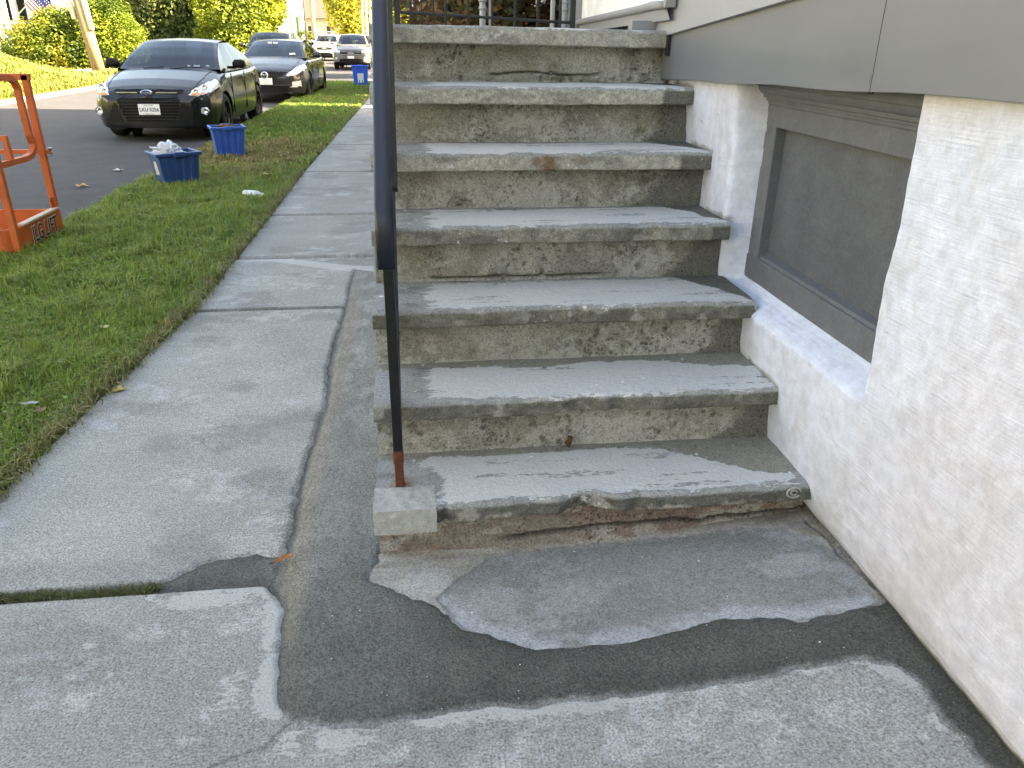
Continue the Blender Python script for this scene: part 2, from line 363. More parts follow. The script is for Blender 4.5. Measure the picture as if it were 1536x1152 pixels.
def slab(x0, x1, y0, y1, step, base, left_edge=False, fn=None, halo=False, zofs=0.):
    nx = max(6, int((x1-x0)/step)); ny = max(6, int((y1-y0)/step))
    X, Y = np.meshgrid(np.linspace(x0, x1, nx), np.linspace(y0, y1, ny))
    if left_edge:
        t = (X-x0)/(x1-x0); X = xl(Y)+(x1-xl(Y))*t
    e = np.minimum(np.minimum(X-X[:, :1], X[:, -1:]-X), np.minimum(Y-y0, y1-Y))
    Z = apron(X, Y)+zofs+.0025*(fbm(X*9, Y*9, s=5, n=3)-.5)+.004*(fbm(X*1.3, Y*1.3, s=6, n=2)-.5)
    jag = .006*fbm(X*30, Y*30, s=8)
    Z = Z-.012*sst(.014+jag, .0, e)
    edge = np.zeros(X.shape, bool); edge[0] = edge[-1] = True; edge[:, 0] = edge[:, -1] = True
    if halo:
        sp = poly_sd(PATCH, X+.022*(fbm(X*22, Y*22, s=111, n=3)-.5), Y+.022*(fbm(X*22+7, Y*22, s=112, n=3)-.5)).reshape(X.shape); Z = Z-.02*sst(.002, .030, sp)
    Z = np.where(edge, Z-.09, Z)
    c = slab_color(X, Y, base)
    al = np.zeros(X.shape)
    if fn: c, al = fn(c, al, X, Y)
    if halo and y0 < 1: al = patch_halo(al, X, Y)
    c = mixc(c, (.10, .095, .08), .7*sst(.02, .0, e-jag)); c = np.concatenate([c, al[..., None]], -1)
    return mesh_np('slab', np.stack([X, Y, Z], -1), grid_faces(ny, nx), M['slab'], sidewalk, col=c)
def near_fn(c, al, x, y):
    lf = sst(-.2, -.45, x); n = fbm(x*6, y*6, s=81, n=4); n2 = fbm(x*34, y*34, s=82, n=3)
    sm = sst(.10, .0, np.abs((x+1.0)*1.-(y-1.60)*.62))*sst(1.36, 1.50, y)*sst(1.79, 1.66, y); al = np.maximum(al, .50*sm*sst(.3, .6, n)*lf)
    sm = sst(.24, .04, np.hypot((x+.60)*.9, (y-1.745)*3.2)); al = np.maximum(al, .70*sm)
    sm = sst(.20, .03, np.hypot((x+.47)*2.4, (y-1.47)*.62)); al = np.maximum(al, .56*sm*sst(.34, .56, n))
    sm = sst(.22, .02, np.hypot((x+.24)*.8, (y-1.245)*2.2)); al = np.maximum(al, .66*sm*sst(.30, .5, n))
    sm = sst(.10, .01, np.hypot((x+.85)*1.2, (y-1.60)*2.2)); al = np.maximum(al, .50*sm)
    al = np.maximum(al, .5*sst(.05, .0, np.abs(y-1.05-.9*(x+.4)))*sst(-.5, -.75, x)*sst(.5, .6, n))
    crack = line_d([(-.32, 1.30), (-.36, 1.24), (-.43, 1.22), (-.49, 1.19), (-.56, 1.18)], x+.012*(n-.5), y+.012*(n2-.5))
    c = mixc(c, (.11, .11, .11), .8*sst(.005, .0015, crack)); al = np.where(crack < .012, 0, al)
    return c, al
slab(-1.45, 1.28, .12, 1.803, .008, (.315, .315, .298), True, near_fn, True)
def third_fn(c, al, x, y):
    n = fbm(x*9, y*9, s=91)
    yj = np.interp(x, [-1.2, -.95, -.7, -.5, -.4], [5.40, 5.37, 5.22, 5.12, 5.08])
    return c, np.maximum(al, .8*sst(.13, .03, np.abs(y-yj+.05))*sst(.28, .45, n))
def mid_fn(c, al, x, y):
    n = fbm(x*4, y*7, s=92, n=5); al = np.maximum(al, .42*sst(.52, .66, n)*sst(-1.25, -.8, x))
    c = mixc(c, (.25, .25, .25), .5*sst(.07, .02, np.abs(y-1.875+.03*x))*sst(-.55, -.75, x))
    return c, al
slab(-1.42, -.14, 1.832, 4.222, .009, (.345, .350, .322), True, mid_fn, True)
slab(-1.25, -.14, 4.244, 5.33, .011, (.33, .335, .315), True, third_fn, True)
for a, b in ((5.36, 6.76), (6.79, 9.07), (9.10, 11.50), (11.53, 13.9), (13.93, 16.3), (16.33, 18.7), (18.73, 21.1), (21.13, 23.5), (23.53, 28.6)):
    slab(-1.2, -.05, a, b, .03, (.31, .312, .295), True)
# soil under the slab joints
flat('joint_bed', [(-1.5, 0), (1.3, 0), (1.3, 1.95), (-.1, 1.95), (-.05, 28.6), (-1.45, 28.6)], -.035, M['soil'], parent=sidewalk)
# dark step pad with its pale skim coat
nx, ny = 260, 130
X, Y = np.meshgrid(np.linspace(-.16, 1.27, nx), np.linspace(1.30, 1.96, ny))
n1 = fbm(X*8, Y*8, s=101, n=4); n2 = fbm(X*30, Y*30, s=102, n=3)
sd = poly_sd(DARK, X+.02*(n1-.5), Y+.02*(n2-.5)).reshape(X.shape)
skim = sst(.004, -.006, sd)
Z = apron(X, Y)+.010+.0035*skim+.003*(fbm(X*12, Y*12, s=103)-.5)
Z = Z+.030*sst(1.845, 1.905, Y)*sst(1.2, .0, X)                                   # fillet run up to the riser
c = np.ones(X.shape+(3,))*np.array((.243, .245, .232))*(.78+.42*fbm(X*4, Y*4, s=104, n=5))[..., None]
c = mixc(c, (.33, .335, .33), .7*sst(.54, .66, fbm(X*5, Y*9, s=105, n=6, g=.62)))
dp = -poly_sd(PATCH, X, Y).reshape(X.shape)
c = mixc(c, (.38, .39, .40), .85*sst(.06, .01, dp)*sst(.32, .48, n1))
cs = mixc(np.ones(X.shape+(3,))*np.array((.36, .345, .31)), (.25, .225, .19), sst(.4, .65, fbm(X*5, Y*22, s=106, n=4)))
cs = mixc(cs, (.42, .42, .40), sst(.10, .02, np.hypot((X+.0)*.9, Y-1.74)))
cs = mixc(cs, (.21, .165, .135), .8*sst(1.855, 1.895, Y+.02*(n1-.5)))
c = mixc(c, cs, skim)
c = mixc(c, (.13, .13, .13), .5*sst(.006, .001, np.abs(sd)))
crack = line_d([(1.16, 1.86), (1.17, 1.74), (1.185, 1.62), (1.21, 1.54), (1.20, 1.48)], X+.05*(n1-.5)+.02*(n2-.5), Y)
c = mixc(c, (.09, .088, .08), .8*sst(.008, .002, crack)*sst(.35, .5, n2)); Z = Z-.006*sst(.008, .002, crack)
V = np.stack([X, Y, Z], -1).reshape(-1, 3); F = grid_faces(ny, nx); F = F[(dp.ravel()[F] > -.035).all(1) & (V[F][:, :, 1].mean(1) > 1.40)]; V, F, c = compact(V, F, c.reshape(-1, 3))
mesh_np('pad', V, F, M['pad'], sidewalk, col=c, label='dark grey pad with pale skim coat at the stair foot')
# fresh mortar run
st_ = .006
X, Y = np.meshgrid(np.arange(-.80, 1.30, st_), np.arange(.3, 5.10, st_))
nj = fbm(X*22, Y*22, s=111, n=3)-.5
sd = poly_sd(PATCH, X+.022*nj, Y+.022*(fbm(X*22+7, Y*22, s=112, n=3)-.5)).reshape(X.shape)
leftside = sst(-.30, -.40, X)*sst(1.2, 1.34, Y)                                  # along the sidewalk slab the mortar lies a little lower than the slab
hgt = (-.009+.009*sst(.0, .07, sd))*leftside+(1-leftside)*(.0015+.014*sst(-.004, .05, sd)*sst(1.2, 1.45, Y))
padside = sst(-.12, -.02, X)*sst(1.36, 1.44, Y); hgt = hgt*(1-padside)+padside*(.005+.013*sst(-.004, .03, sd))
hgt = np.where(sd < -.004, hgt-.012*sst(-.004, -.012, sd), hgt)
fil = sst(-.34, -.135, X)*sst(1.75, 2.1, Y)*.030*(X < -.02)
Z = apron(X, Y)+hgt+fil+.004*(fbm(X*40, Y*40, s=113, n=3)-.5)*sst(0, .03, sd)+.004*(fbm(X*8, Y*8, s=114, n=2)-.5)
trough = sst(.030, .010, np.abs(X+.405-.012*np.sin(Y*2.3)-.01*np.sin(Y*7)))*sst(1.35, 1.6, Y); Z = Z-.004*trough
n5 = fbm(X*5, Y*5, s=115, n=4)
wet = np.clip(.62*sst(1.98, 1.55, Y+.25*(n5-.5))+.45*sst(-.30, .30, X+.25*(n5-.5))*sst(2.1, 1.6, Y), 0, 1)
c = mixc(np.ones(X.shape+(3,))*np.array((.212, .216, .202)), (.110, .111, .098), wet)
c = mixc(c, (.245, .228, .190), .85*sst(.050, .022, np.abs(X+.365-.02*np.sin(Y*2)+.02*(n5-.5)))*sst(1.45, 1.75, Y)*sst(4.6, 4., Y))
c = mixc(c, (.33, .335, .33), .6*sst(.48, .58, fbm(X*22, Y*9, s=116, n=5))*sst(2.3, 3.2, Y)*sst(-.36, -.28, X))
c = mixc(c, (.098, .101, .092), .9*sst(.050, .012, sd+.02*(n5-.5))*sst(-.36, -.42, X))  # darker left rim: shade of the trough edge painted into the mortar colour
c = mixc(c, (.110, .113, .104), .85*sst(-.40, -.50, X))
c = mixc(c, (.085, .087, .077), .6*sst(.10, .02, sd)*wet)
c = mixc(c, (.30, .305, .30), .65*sst(.016, .0, sd+.014*(fbm(X*50, Y*50, s=125, n=3)-.5))*(1-leftside))          # dusty feathered rim
c = c*(.78+.44*fbm(X*14, Y*14, s=117, n=4))[..., None]
V = np.stack([X, Y, Z], -1).reshape(-1, 3); F = grid_faces(*X.shape)
F = F[(sd.ravel()[F] > -.012).any(1)]; V, F, cc = compact(V, F, c.reshape(-1, 3))
mesh_np('mortar_patch', V, F, M['mortar'], sidewalk, col=cc, label='rough dark mortar run round the stair foot')
# crusty rubble fillet where the pad meets the white wall
X, Y = np.meshgrid(np.linspace(1.13, 1.225, 16), np.linspace(1.46, 2.0, 110))
Z = apron(X, Y)-.01+.03*sst(1.15, 1.2, X+.03*(fbm(Y*14, X*14, s=121)-.5))*sst(1.46, 1.6, Y)+.012*(fbm(X*45, Y*45, s=122)-.5)
mesh_np('rubble_fillet', np.stack([X, Y, Z], -1), grid_faces(110, 16), M['mortar'], sidewalk, col=np.ones(X.shape+(3,))*np.array((.20, .195, .175))*(.5+fbm(X*30, Y*30, s=123))[..., None])
# ------------------------------------------------------------------ grass
def blades(name, P, L, W, C, seed, kind='stuff', label=None, cat=None, lean=.7, parent=None):
    n = len(P); rg = np.random.default_rng(seed)
    a = rg.uniform(0, 2*np.pi, n); ln = rg.uniform(L[0], L[1], n)*(.55+.9*fbm(P[:, 0]*5, P[:, 1]*5, s=seed+900, n=3)); wd = rg.uniform(W[0], W[1], n)
    d = np.stack([np.cos(a), np.sin(a), 0*a], 1); sdv = np.stack([-np.sin(a), np.cos(a), 0*a], 1)
    le = rg.uniform(.1, lean, n)[:, None]
    up = np.array([0, 0, 1.])
    m = P+(up*.6+d*le*.25)*ln[:, None]; t = P+(up*(1-.45*le)+d*le*.95)*ln[:, None]
    w = sdv*wd[:, None]/2
    V = np.stack([P-w, P+w, m-w*.8, m+w*.8, t], 1)
    b = (np.arange(n)*5)[:, None]
    F = np.concatenate([b+[0, 1, 3], b+[0, 3, 2], b+[2, 3, 4]], 0)
    return mesh_np(name, V.reshape(-1, 3), F, M['grass'], parent, smooth=False, col=np.repeat(C, 5, 0), kind=kind, label=label, cat=cat)
def verge_z(x, y): return -.015+.02*fbm(x*2, y*2, s=131, n=3)
X, Y = np.meshgrid(np.linspace(0, 1, 30), np.linspace(.2, 28.6, 420))
X = -2.69+(xl(Y)+.02+2.69)*X
mesh_np('verge_soil', np.stack([X, Y, verge_z(X, Y)-.015], -1), grid_faces(420, 30), M['soil'], kind='structure', col=None)
def grass_cols(x, y, n, rg):
    g1 = fbm(x*1.5, y*1.5, s=141, n=3); r = rg.uniform(0, 1, n)
    c = mixc(np.ones((n, 3))*np.array((.125, .235, .038)), (.27, .38, .070), np.clip(r*.7+.7*(g1-.4), 0, 1))
    dry = np.clip(sst(1.5, .3, np.hypot(x+2.05, (y-10.3)*.55))*.75+.10+.5*sst(.62, .75, g1)*sst(7, 9, y), 0, .85)
    edge = .55*sst(.10, .0, np.abs(x-xl(y)))
    k = rg.uniform(0, 1, n) < np.maximum(dry, edge)
    c[k] = mixc(np.ones((k.sum(), 3))*np.array((.36, .29, .13)), (.20, .16, .06), rg.uniform(0, 1, k.sum()))
    return c*rg.uniform(.7, 1.25, n)[:, None]
rg = np.random.default_rng(5)
def verge_pts(y0, y1, n):
    y = rg.uniform(y0, y1, n); e = xl(y)+.03*(fbm(y*3, y*0, s=151)-.3)+.03*rg.normal(0, .5, n); x = -2.78+(e+2.78)*rg.uniform(0, 1, n)
    cl = fbm(x*16, y*16, s=152, n=2); k = cl > rg.uniform(.1, .55, n)
    x, y = x[k], y[k]; return x, y
PS = []; CS = []
x, y = verge_pts(.3, 4.6, 120000); PA = np.stack([x, y, verge_z(x, y)-.015], 1); CA = grass_cols(x, y, len(x), rg)
blades('verge_grass', PA, (.035, .105), (.003, .0065), CA, 1, label='green lawn strip between sidewalk and kerb, nearest stretch', cat='grass', lean=1.1)
x, y = verge_pts(4.6, 9.5, 75000); PA = np.stack([x, y, verge_z(x, y)-.015], 1); CA = grass_cols(x, y, len(x), rg)
blades('verge_grass', PA, (.04, .10), (.005, .009), CA, 2, label='green lawn strip around the blue bins and plastic bottle', cat='grass', lean=1.1)
x, y = verge_pts(9.5, 28.4, 80000); PA = np.stack([x, y, verge_z(x, y)-.015], 1); CA = grass_cols(x, y, len(x), rg)
blades('verge_grass', PA, (.05, .10), (.012, .022), CA, 3, label='far stretch of lawn strip beside the parked dark cars', cat='grass', lean=1.1)
# taller tufts and broad leaved weeds
tx_, ty_ = verge_pts(2.2, 9.5, 420); k_ = rg.integers(18, 46, len(tx_)); x = np.repeat(tx_, k_)+rg.normal(0, .022, k_.sum()); y = np.repeat(ty_, k_)+rg.normal(0, .022, k_.sum())
CA = mixc(np.ones((len(x), 3))*np.array((.13, .23, .04)), (.30, .36, .09), rg.uniform(0, 1, len(x)))
blades('grass_tufts', np.stack([x, y, verge_z(x, y)-.015], 1), (.07, .16), (.003, .006), CA, 8, label='longer grass tufts scattered through the lawn strip', cat='grass', lean=1.2)
ye = np.sort(rg.uniform(2.0, 9, 2600)); xe = xl(ye)+rg.normal(.0, .022, len(ye))
blades('edge_thatch', np.stack([xe, ye, np.full(len(ye), -.005)], 1), (.04, .10), (.003, .006), mixc(np.ones((len(ye), 3))*np.array((.30, .25, .13)), (.14, .18, .05), rg.uniform(0, 1, len(ye))), 9, label='dry straggling blades along the sidewalk edge', cat='grass', lean=1.5)
wx_, wy_ = verge_pts(2.1, 8, 900); nW = len(wx_); wz = verge_z(wx_, wy_)+rg.uniform(.02, .05, nW); aW = rg.uniform(0, 6.28, nW); sW = rg.uniform(.008, .020, nW)
dW = np.stack([np.cos(aW), np.sin(aW), rg.uniform(-.1, .5, nW)], 1)*sW[:, None]; eW = np.stack([-np.sin(aW), np.cos(aW), rg.uniform(-.3, .3, nW)], 1)*sW[:, None]*.55; PW = np.stack([wx_, wy_, wz], 1)
VW = np.stack([PW-dW, PW+eW-dW*.3, PW+eW*.8+dW*.5, PW+dW, PW-eW*.8+dW*.5, PW-eW-dW*.3], 1).reshape(-1, 3)
mesh_np('weeds', VW, [list(range(i*6, i*6+6)) for i in range(nW)], M['grass'], None, smooth=False, col=np.repeat(mixc(np.ones((nW, 3))*np.array((.10, .20, .05)), (.22, .34, .10), rg.uniform(0, 1, nW)), 6, 0), kind='stuff', label='small broad weed leaves among the grass', cat='weeds')
# moss in the sidewalk joint
n = 5200; x = rg.uniform(-1.45, -.74, n); y = 1.817+rg.normal(0, .008, n)+.006*np.sin(x*9)
blades('joint_moss', np.stack([x, y, np.full(n, -.022)], 1), (.012, .034), (.002, .0045), mixc(np.ones((n, 3))*np.array((.075, .105, .03)), (.15, .14, .06), rg.uniform(0, 1, n)), 4, label='dark green moss filling the sidewalk joint', cat='moss', lean=1.2)
# lawns across the street
def far_z(x, y):
    bank = 1.4*sst(-10.2, -15, x)*sst(33., 28., y)
    return bank+.03*fbm(x, y, s=161)
X, Y = np.meshgrid(np.linspace(0, 1, 90), np.linspace(-5, 75, 200))
X = np.interp(Y, [0, 29, 36, 45, 54, 160], [-9.10, -9.10, -8.72, -7.42, -6.52, -6.2])*(1-X)-45*X
mesh_np('far_lawn', np.stack([X, Y, far_z(X, Y)-.03], -1), grid_faces(200, 90), M['lawn'], kind='structure')
flat('opposite_corner_lawn', [(-1.45, 36.4), (40, 36.4), (40, 150), (-.95, 150)], -.034, M['lawn'])
flat('yard', [(-.2, 4.9), (40, 4.9), (40, 28.6), (-.2, 28.6)], -.038, M['lawn'])
n = 45000; x = -9.2-rg.uniform(0, 1, n)**1.5*14; y = rg.uniform(14, 28.4, n)
PA = np.stack([x, y, far_z(x, y)-.03], 1); r = rg.uniform(0, 1, n)
blades('far_grass', PA, (.07, .16), (.02, .04), mixc(np.ones((n, 3))*np.array((.12, .17, .03)), (.26, .24, .06), r), 6, label='sunlit yellow green grass bank across the street', cat='grass', lean=1.)
flat('far_sidewalk', [(-13.6, 31.2), (-12.3, 31.2), (-11.0, 60), (-12.3, 60)], .012, M['kerb'])
n = 24000; x = rg.uniform(-26, -7.3, n); y = rg.uniform(28, 62, n); k = (x < np.interp(y, [29, 36, 45, 54, 160], [-9.2, -8.8, -7.5, -6.6, -6.3])) & (np.abs(x-np.interp(y, [31.2, 60], [-12.95, -11.65])) > .62); x, y = x[k], y[k]; n = len(x)
blades('far_verge_grass', np.stack([x, y, far_z(x, y)-.03], 1), (.08, .18), (.03, .06), mixc(np.ones((n, 3))*np.array((.13, .18, .03)), (.28, .25, .07), rg.uniform(0, 1, n)), 7, label='sunlit grass around the foot of the leaning utility pole', cat='grass', lean=1.)
# ------------------------------------------------------------------ concrete steps
Y0, D, RS, NO = 1.819, .240, .2065, .074
XL, XR = -.137, 1.17
steps = thing('concrete_steps', 'weathered concrete stoop of seven worn steps against the white wall', 'steps', (.5, 2.6, 0))
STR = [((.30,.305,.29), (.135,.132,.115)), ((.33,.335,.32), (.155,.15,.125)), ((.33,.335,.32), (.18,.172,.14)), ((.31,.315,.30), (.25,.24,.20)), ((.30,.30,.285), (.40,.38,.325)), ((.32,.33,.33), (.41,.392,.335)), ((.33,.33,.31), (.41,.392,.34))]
CHIPS = {1: [(.47, .10, .030), (.62, .05, .012), (.30, .05, .008), (.06, .02, .01)], 2: [(.50, .09, .016), (.60, .05, .012), (.2, .03, .006)], 3: [(.42, .10, .010), (.52, .03, .012), (.78, .05, .006)], 4: [(.80, .10, .010), (.30, .05, .006)], 5: [(.5, .1, .006)], 6: [(.7, .1, .005)], 7: [(.02, .05, .016), (.6, .2, .008)]}
for k in range(1, 8):
    zt = k*RS; yf = Y0+(k-1)*D; th = .054+.0016*k; back = D+NO+.012 if k < 7 else 1.35
    top = np.concatenate([np.linspace(back, .13, 14 if k < 7 else 12)[:-1], np.linspace(.13, .014, 16)])
    prof = [(y, 0.) for y in top]
    prof += [(.014-.014*math.sin(a), -.014+.014*math.cos(a)) for a in np.linspace(.25, math.pi/2, 5)]
    prof += [(0, -z) for z in np.linspace(.02, th-.004, 9)]+[(.004, -th)]+[(y, -th) for y in np.linspace(.012, NO+.02, 7)]
    prof = np.array(prof); nx = 190; xr = {7: 1.075, 4: 1.098, 3: 1.118}.get(k, XR)
    x = np.linspace(XL, xr, nx); X = np.repeat(x[:, None], len(prof), 1); PY = np.repeat(prof[None, :, 0], nx, 0); PZ = np.repeat(prof[None, :, 1], nx, 0)
    er = .0035*(fbm(X*9, k*3.1+0*X, s=200+k, n=4)-.4)+.003*(fbm(X*40, PZ*60, s=210+k, n=3)-.5)
    for (cx, cw, cd) in CHIPS[k]:
        er = er+cd*sst(1, .1, np.abs(X-cx)/cw*(.8+.5*fbm(X*30, PZ*50, s=220+k, n=3)))
    fr = sst(.075, .0, PY)                               # how close to the nose
    low = sst(-.01, -th, PZ)
    Yw = yf+PY+er*fr*(1+1.0*low*fbm(X*16, X*0, s=230+k))
    Zw = zt+PZ+.0022*(fbm(X*7, PY*7, s=240+k, n=3)-.5)*2-.006*fr*sst(-.02, 0, PZ)*sst(.45, .75, fbm(X*13, PY*13, s=250+k))
    Zw = Zw+(low*PZ.clip(-1, 0)*0)+.004*(fbm(X*22, k+PY*22, s=255+k, n=3)-.5)*low
    if k == 7: Zw = Zw+.0015-.010*(X-XL)/(xr-XL)
    # colours
    tc, fc = STR[k-1]
    c = np.ones(X.shape+(3,))*np.array(tc)
    n1 = fbm(X*5, (PY+k)*9, s=260+k, n=5); n2 = fbm(X*24, (PY+k)*30, s=270+k, n=4); n3 = fbm(X*60, PY*60+k, PZ*60, s=280+k, n=3)
    c = mixc(c, (.40, .40, .385), .7*sst(.58, .68, n1)*(1-fr))
    c = mixc(c, (.19, .19, .17), .75*sst(.62, .74, fbm(X*11, PY*16+k*5, s=290+k, n=4))*(1-fr))
    streak = vn(X*7, PY*110+k*9, s=265+k); xl_ = .0 if k == 1 else .0+.012*k
    ed = np.minimum(np.minimum(X-xl_+.06*(streak-.5), PY-.010), np.minimum(D+NO-.02-PY, 1.12-X))+.05*(n1-.5)+.02*(n2-.5)
    if k == 1: ed = np.minimum(ed, np.hypot((X+.067)*.8, PY-.125)-.10+.05*(n2-.5))
    pale = sst(-.030, .035, ed)*(1-.45*sst(.60, .72, fbm(X*4, PY*40+k*3, s=266+k, n=4)))
    ol = sst(.80, 1.0, X+.10*(n1-.5)+.45*sst(.10, .28, PY)-.2)                        # olive skim / mortar near the wall
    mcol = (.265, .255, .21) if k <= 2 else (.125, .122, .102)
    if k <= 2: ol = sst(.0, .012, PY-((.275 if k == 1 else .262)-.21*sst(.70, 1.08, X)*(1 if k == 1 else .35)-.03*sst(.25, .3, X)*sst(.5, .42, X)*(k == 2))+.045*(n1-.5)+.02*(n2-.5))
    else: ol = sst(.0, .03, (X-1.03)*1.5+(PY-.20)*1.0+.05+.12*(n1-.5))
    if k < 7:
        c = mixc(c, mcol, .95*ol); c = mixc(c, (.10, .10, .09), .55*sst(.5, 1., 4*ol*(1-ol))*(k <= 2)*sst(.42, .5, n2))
    if k == 1: c = mixc(c, (.26, .13, .06), .8*sst(.045, .012, np.hypot(X+.067, PY-.128)+.03*(n2-.5)))
    spots = vn(X*75, PY*75+k*7, s=300+k); c = mixc(c, (.80, .80, .78), sst(.965, .985, spots)*(1-fr)); c = mixc(c, (.13, .13, .13), .7*sst(.035, .02, spots)*(1-fr))
    face = sst(-.006, -.016, PZ)
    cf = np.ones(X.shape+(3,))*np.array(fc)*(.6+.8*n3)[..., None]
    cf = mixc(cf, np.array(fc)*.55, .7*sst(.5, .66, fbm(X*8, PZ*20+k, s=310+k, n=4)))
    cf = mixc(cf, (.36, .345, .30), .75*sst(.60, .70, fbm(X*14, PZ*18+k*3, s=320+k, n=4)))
    if k == 5:
        rs = np.maximum(sst(1.15, .35, np.abs(X-.495+.10*(PZ+.03))/.038+1.3*(n2-.5)+.5*(n3-.5)), .8*sst(1.1, .2, np.hypot((X-.445)/.035, (PZ+.03)/.03)+1.6*(n2-.5)))
        rs = np.maximum(rs, .5*sst(1., .3, np.hypot((X-.60)/.04, (PZ+.028)/.02)+1.5*(n2-.5)))
        cf = mixc(cf, (.19, .085, .035), .78*rs)
    if k in (2, 3, 4, 5, 6): cf = mixc(cf, (.125, .122, .10), .95*sst(1.0, 1.012, X-{2: .06, 3: .06, 4: .035, 5: -.03, 6: -.03}[k]+.03*(n1-.5)+.02*(n2-.5)))
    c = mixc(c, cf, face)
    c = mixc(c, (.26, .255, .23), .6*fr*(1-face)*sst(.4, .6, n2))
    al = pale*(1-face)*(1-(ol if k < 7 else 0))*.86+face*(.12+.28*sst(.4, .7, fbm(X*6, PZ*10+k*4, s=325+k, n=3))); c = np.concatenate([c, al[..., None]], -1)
    V = np.stack([X, Yw, Zw], -1)
    mesh_np('tread', V, grid_faces(nx, len(prof))[:, ::-1], M['tread'], steps, col=c, world=True)
    # riser
    nz = 34; z0 = (k-1)*RS-.012; z1 = zt-th+.004; yr = yf+NO
    z = np.linspace(z0, z1, nz); X, Z = np.meshgrid(np.linspace(XL+.004, xr, 200), z)
    n1 = fbm(X*4, Z*7, s=330+k, n=5); n2 = fbm(X*22, Z*26, s=340+k, n=4); n3 = fbm(X*70, Z*70, s=350+k, n=3)
    h = .006*(n1-.5)+.006*(n2-.5)+.004*(n3-.5)
    vfrac = (Z-z0)/(z1-z0)
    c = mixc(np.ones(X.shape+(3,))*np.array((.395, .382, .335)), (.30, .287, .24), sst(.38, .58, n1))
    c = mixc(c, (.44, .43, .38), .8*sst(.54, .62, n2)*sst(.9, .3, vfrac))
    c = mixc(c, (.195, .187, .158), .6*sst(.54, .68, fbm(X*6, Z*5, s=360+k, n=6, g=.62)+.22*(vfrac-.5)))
    c = mixc(c, (.20, .205, .135), (.45 if k > 4 else .18)*sst(.5, .7, fbm(X*3+k, Z*5, s=365+k, n=4)))
    ns = fbm(X*55, Z*55, s=370+k, n=2); pit = sst(.66, .74, ns)*sst(.42, .6, fbm(X*5, Z*5, s=375+k, n=2))
    c = mixc(c, (.11, .10, .07), .7*pit); h = h-.006*pit
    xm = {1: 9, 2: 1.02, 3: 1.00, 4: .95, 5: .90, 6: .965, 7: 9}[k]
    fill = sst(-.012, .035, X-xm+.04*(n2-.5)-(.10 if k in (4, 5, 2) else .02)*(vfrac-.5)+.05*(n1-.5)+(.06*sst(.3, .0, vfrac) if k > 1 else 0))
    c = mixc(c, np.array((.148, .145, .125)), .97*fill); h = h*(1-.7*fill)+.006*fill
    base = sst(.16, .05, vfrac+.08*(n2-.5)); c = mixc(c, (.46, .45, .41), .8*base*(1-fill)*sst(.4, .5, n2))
    if k == 1:
        c = mixc(np.ones(X.shape+(3,))*np.array((.27, .235, .19)), (.25, .185, .15), sst(.4, .6, fbm(X*3, Z*14, s=381, n=4)))
        c = mixc(c, (.40, .37, .32), .7*sst(.55, .60, fbm(X*9, Z*25, s=382, n=5))); c = c*(.75+.5*n3)[..., None]
        h = h+.035*sst(.55, .05, vfrac)
        cr = np.abs(vfrac-.42-.30*(X-.5)*.4-.18*(fbm(X*7, X*0, s=383, n=3)-.5)); crk = sst(.05, .015, cr)*sst(.15, .3, X); c = mixc(c, (.045, .04, .035), .9*crk); h = h-.010*crk
        c = mixc(c, (.24, .10, .035), .9*sst(.035, .012, np.abs(X-1.065)+.02*(n2-.5))*sst(.5, .8, vfrac))
    if k == 4:
        cr = np.abs(Z-z0-.022-.010*fbm(X*8, X*0, s=384)); crk = sst(.005, .0015, cr)*sst(.0, .1, X)*sst(.75, .6, X); c = mixc(c, (.035, .03, .025), .9*crk); h = h-.012*crk
        c = mixc(c, (.20, .15, .09), .4*sst(-.085, -.115, X+.02*n2))
    if k == 7:
        crk = sst(.006, .002, np.abs(Z-z0-.04-.03*np.abs(fbm(X*6, X*0, s=385)-.5)))*sst(.3, .36, X)*sst(.85, .7, X); c = mixc(c, (.04, .04, .03), .9*crk); h = h-.01*crk
        c = mixc(c, (.20, .12, .06), .7*sst(1.015, 1.05, X)*sst(.3, .8, vfrac))
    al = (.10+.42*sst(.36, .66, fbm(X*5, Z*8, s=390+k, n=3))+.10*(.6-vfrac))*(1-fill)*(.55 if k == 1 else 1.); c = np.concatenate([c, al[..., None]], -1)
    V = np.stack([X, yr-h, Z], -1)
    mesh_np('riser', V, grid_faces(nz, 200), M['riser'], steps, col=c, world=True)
# solid core of the stoop with its side face
pf = [(Y0+NO+.012, -.05)]
for k in range(1, 8):
    pf += [(Y0+(k-1)*D+NO+.012, k*RS-.05), (Y0+k*D+NO+.012, k*RS-.05)] if k < 7 else [(Y0+6*D+NO+.012, 7*RS-.07)]
pf += [(4.6, 7*RS-.07), (4.6, -.05)]
M['core'] = mat_concrete('stoop side concrete', (.27, .265, .24), lo=.5, hi=1.4, fine=150, mid=14, bst=.8, bd=.006)
MB().prism(pf, 0, XL+.006, 1.04).build('core', M['core'], steps, world=True)
# new corner block on the bottom tread
X, Z = np.meshgrid(np.linspace(-.1405, .034, 50), np.linspace(.131, .2100, 24))
bl = MB(); bl.bb(-.1405, .034, 1.806, 1.93, .131, .2095)
o = bl.build('corner_block', mat_concrete('new pale mortar', (.40, .395, .365), lo=.8, hi=1.15, fine=280, mid=50, bst=.4), steps, world=True, label='pale new mortar block at the left end of the bottom tread')
sb = o.modifiers.new('s', 'SUBSURF'); sb.subdivision_type = 'SIMPLE'; sb.levels = sb.render_levels = 5
tx = bpy.data.textures.new('blk', 'CLOUDS'); tx.noise_scale = .03; dm = o.modifiers.new('d', 'DISPLACE'); dm.texture = tx; dm.strength = .007; dm.mid_level = .6
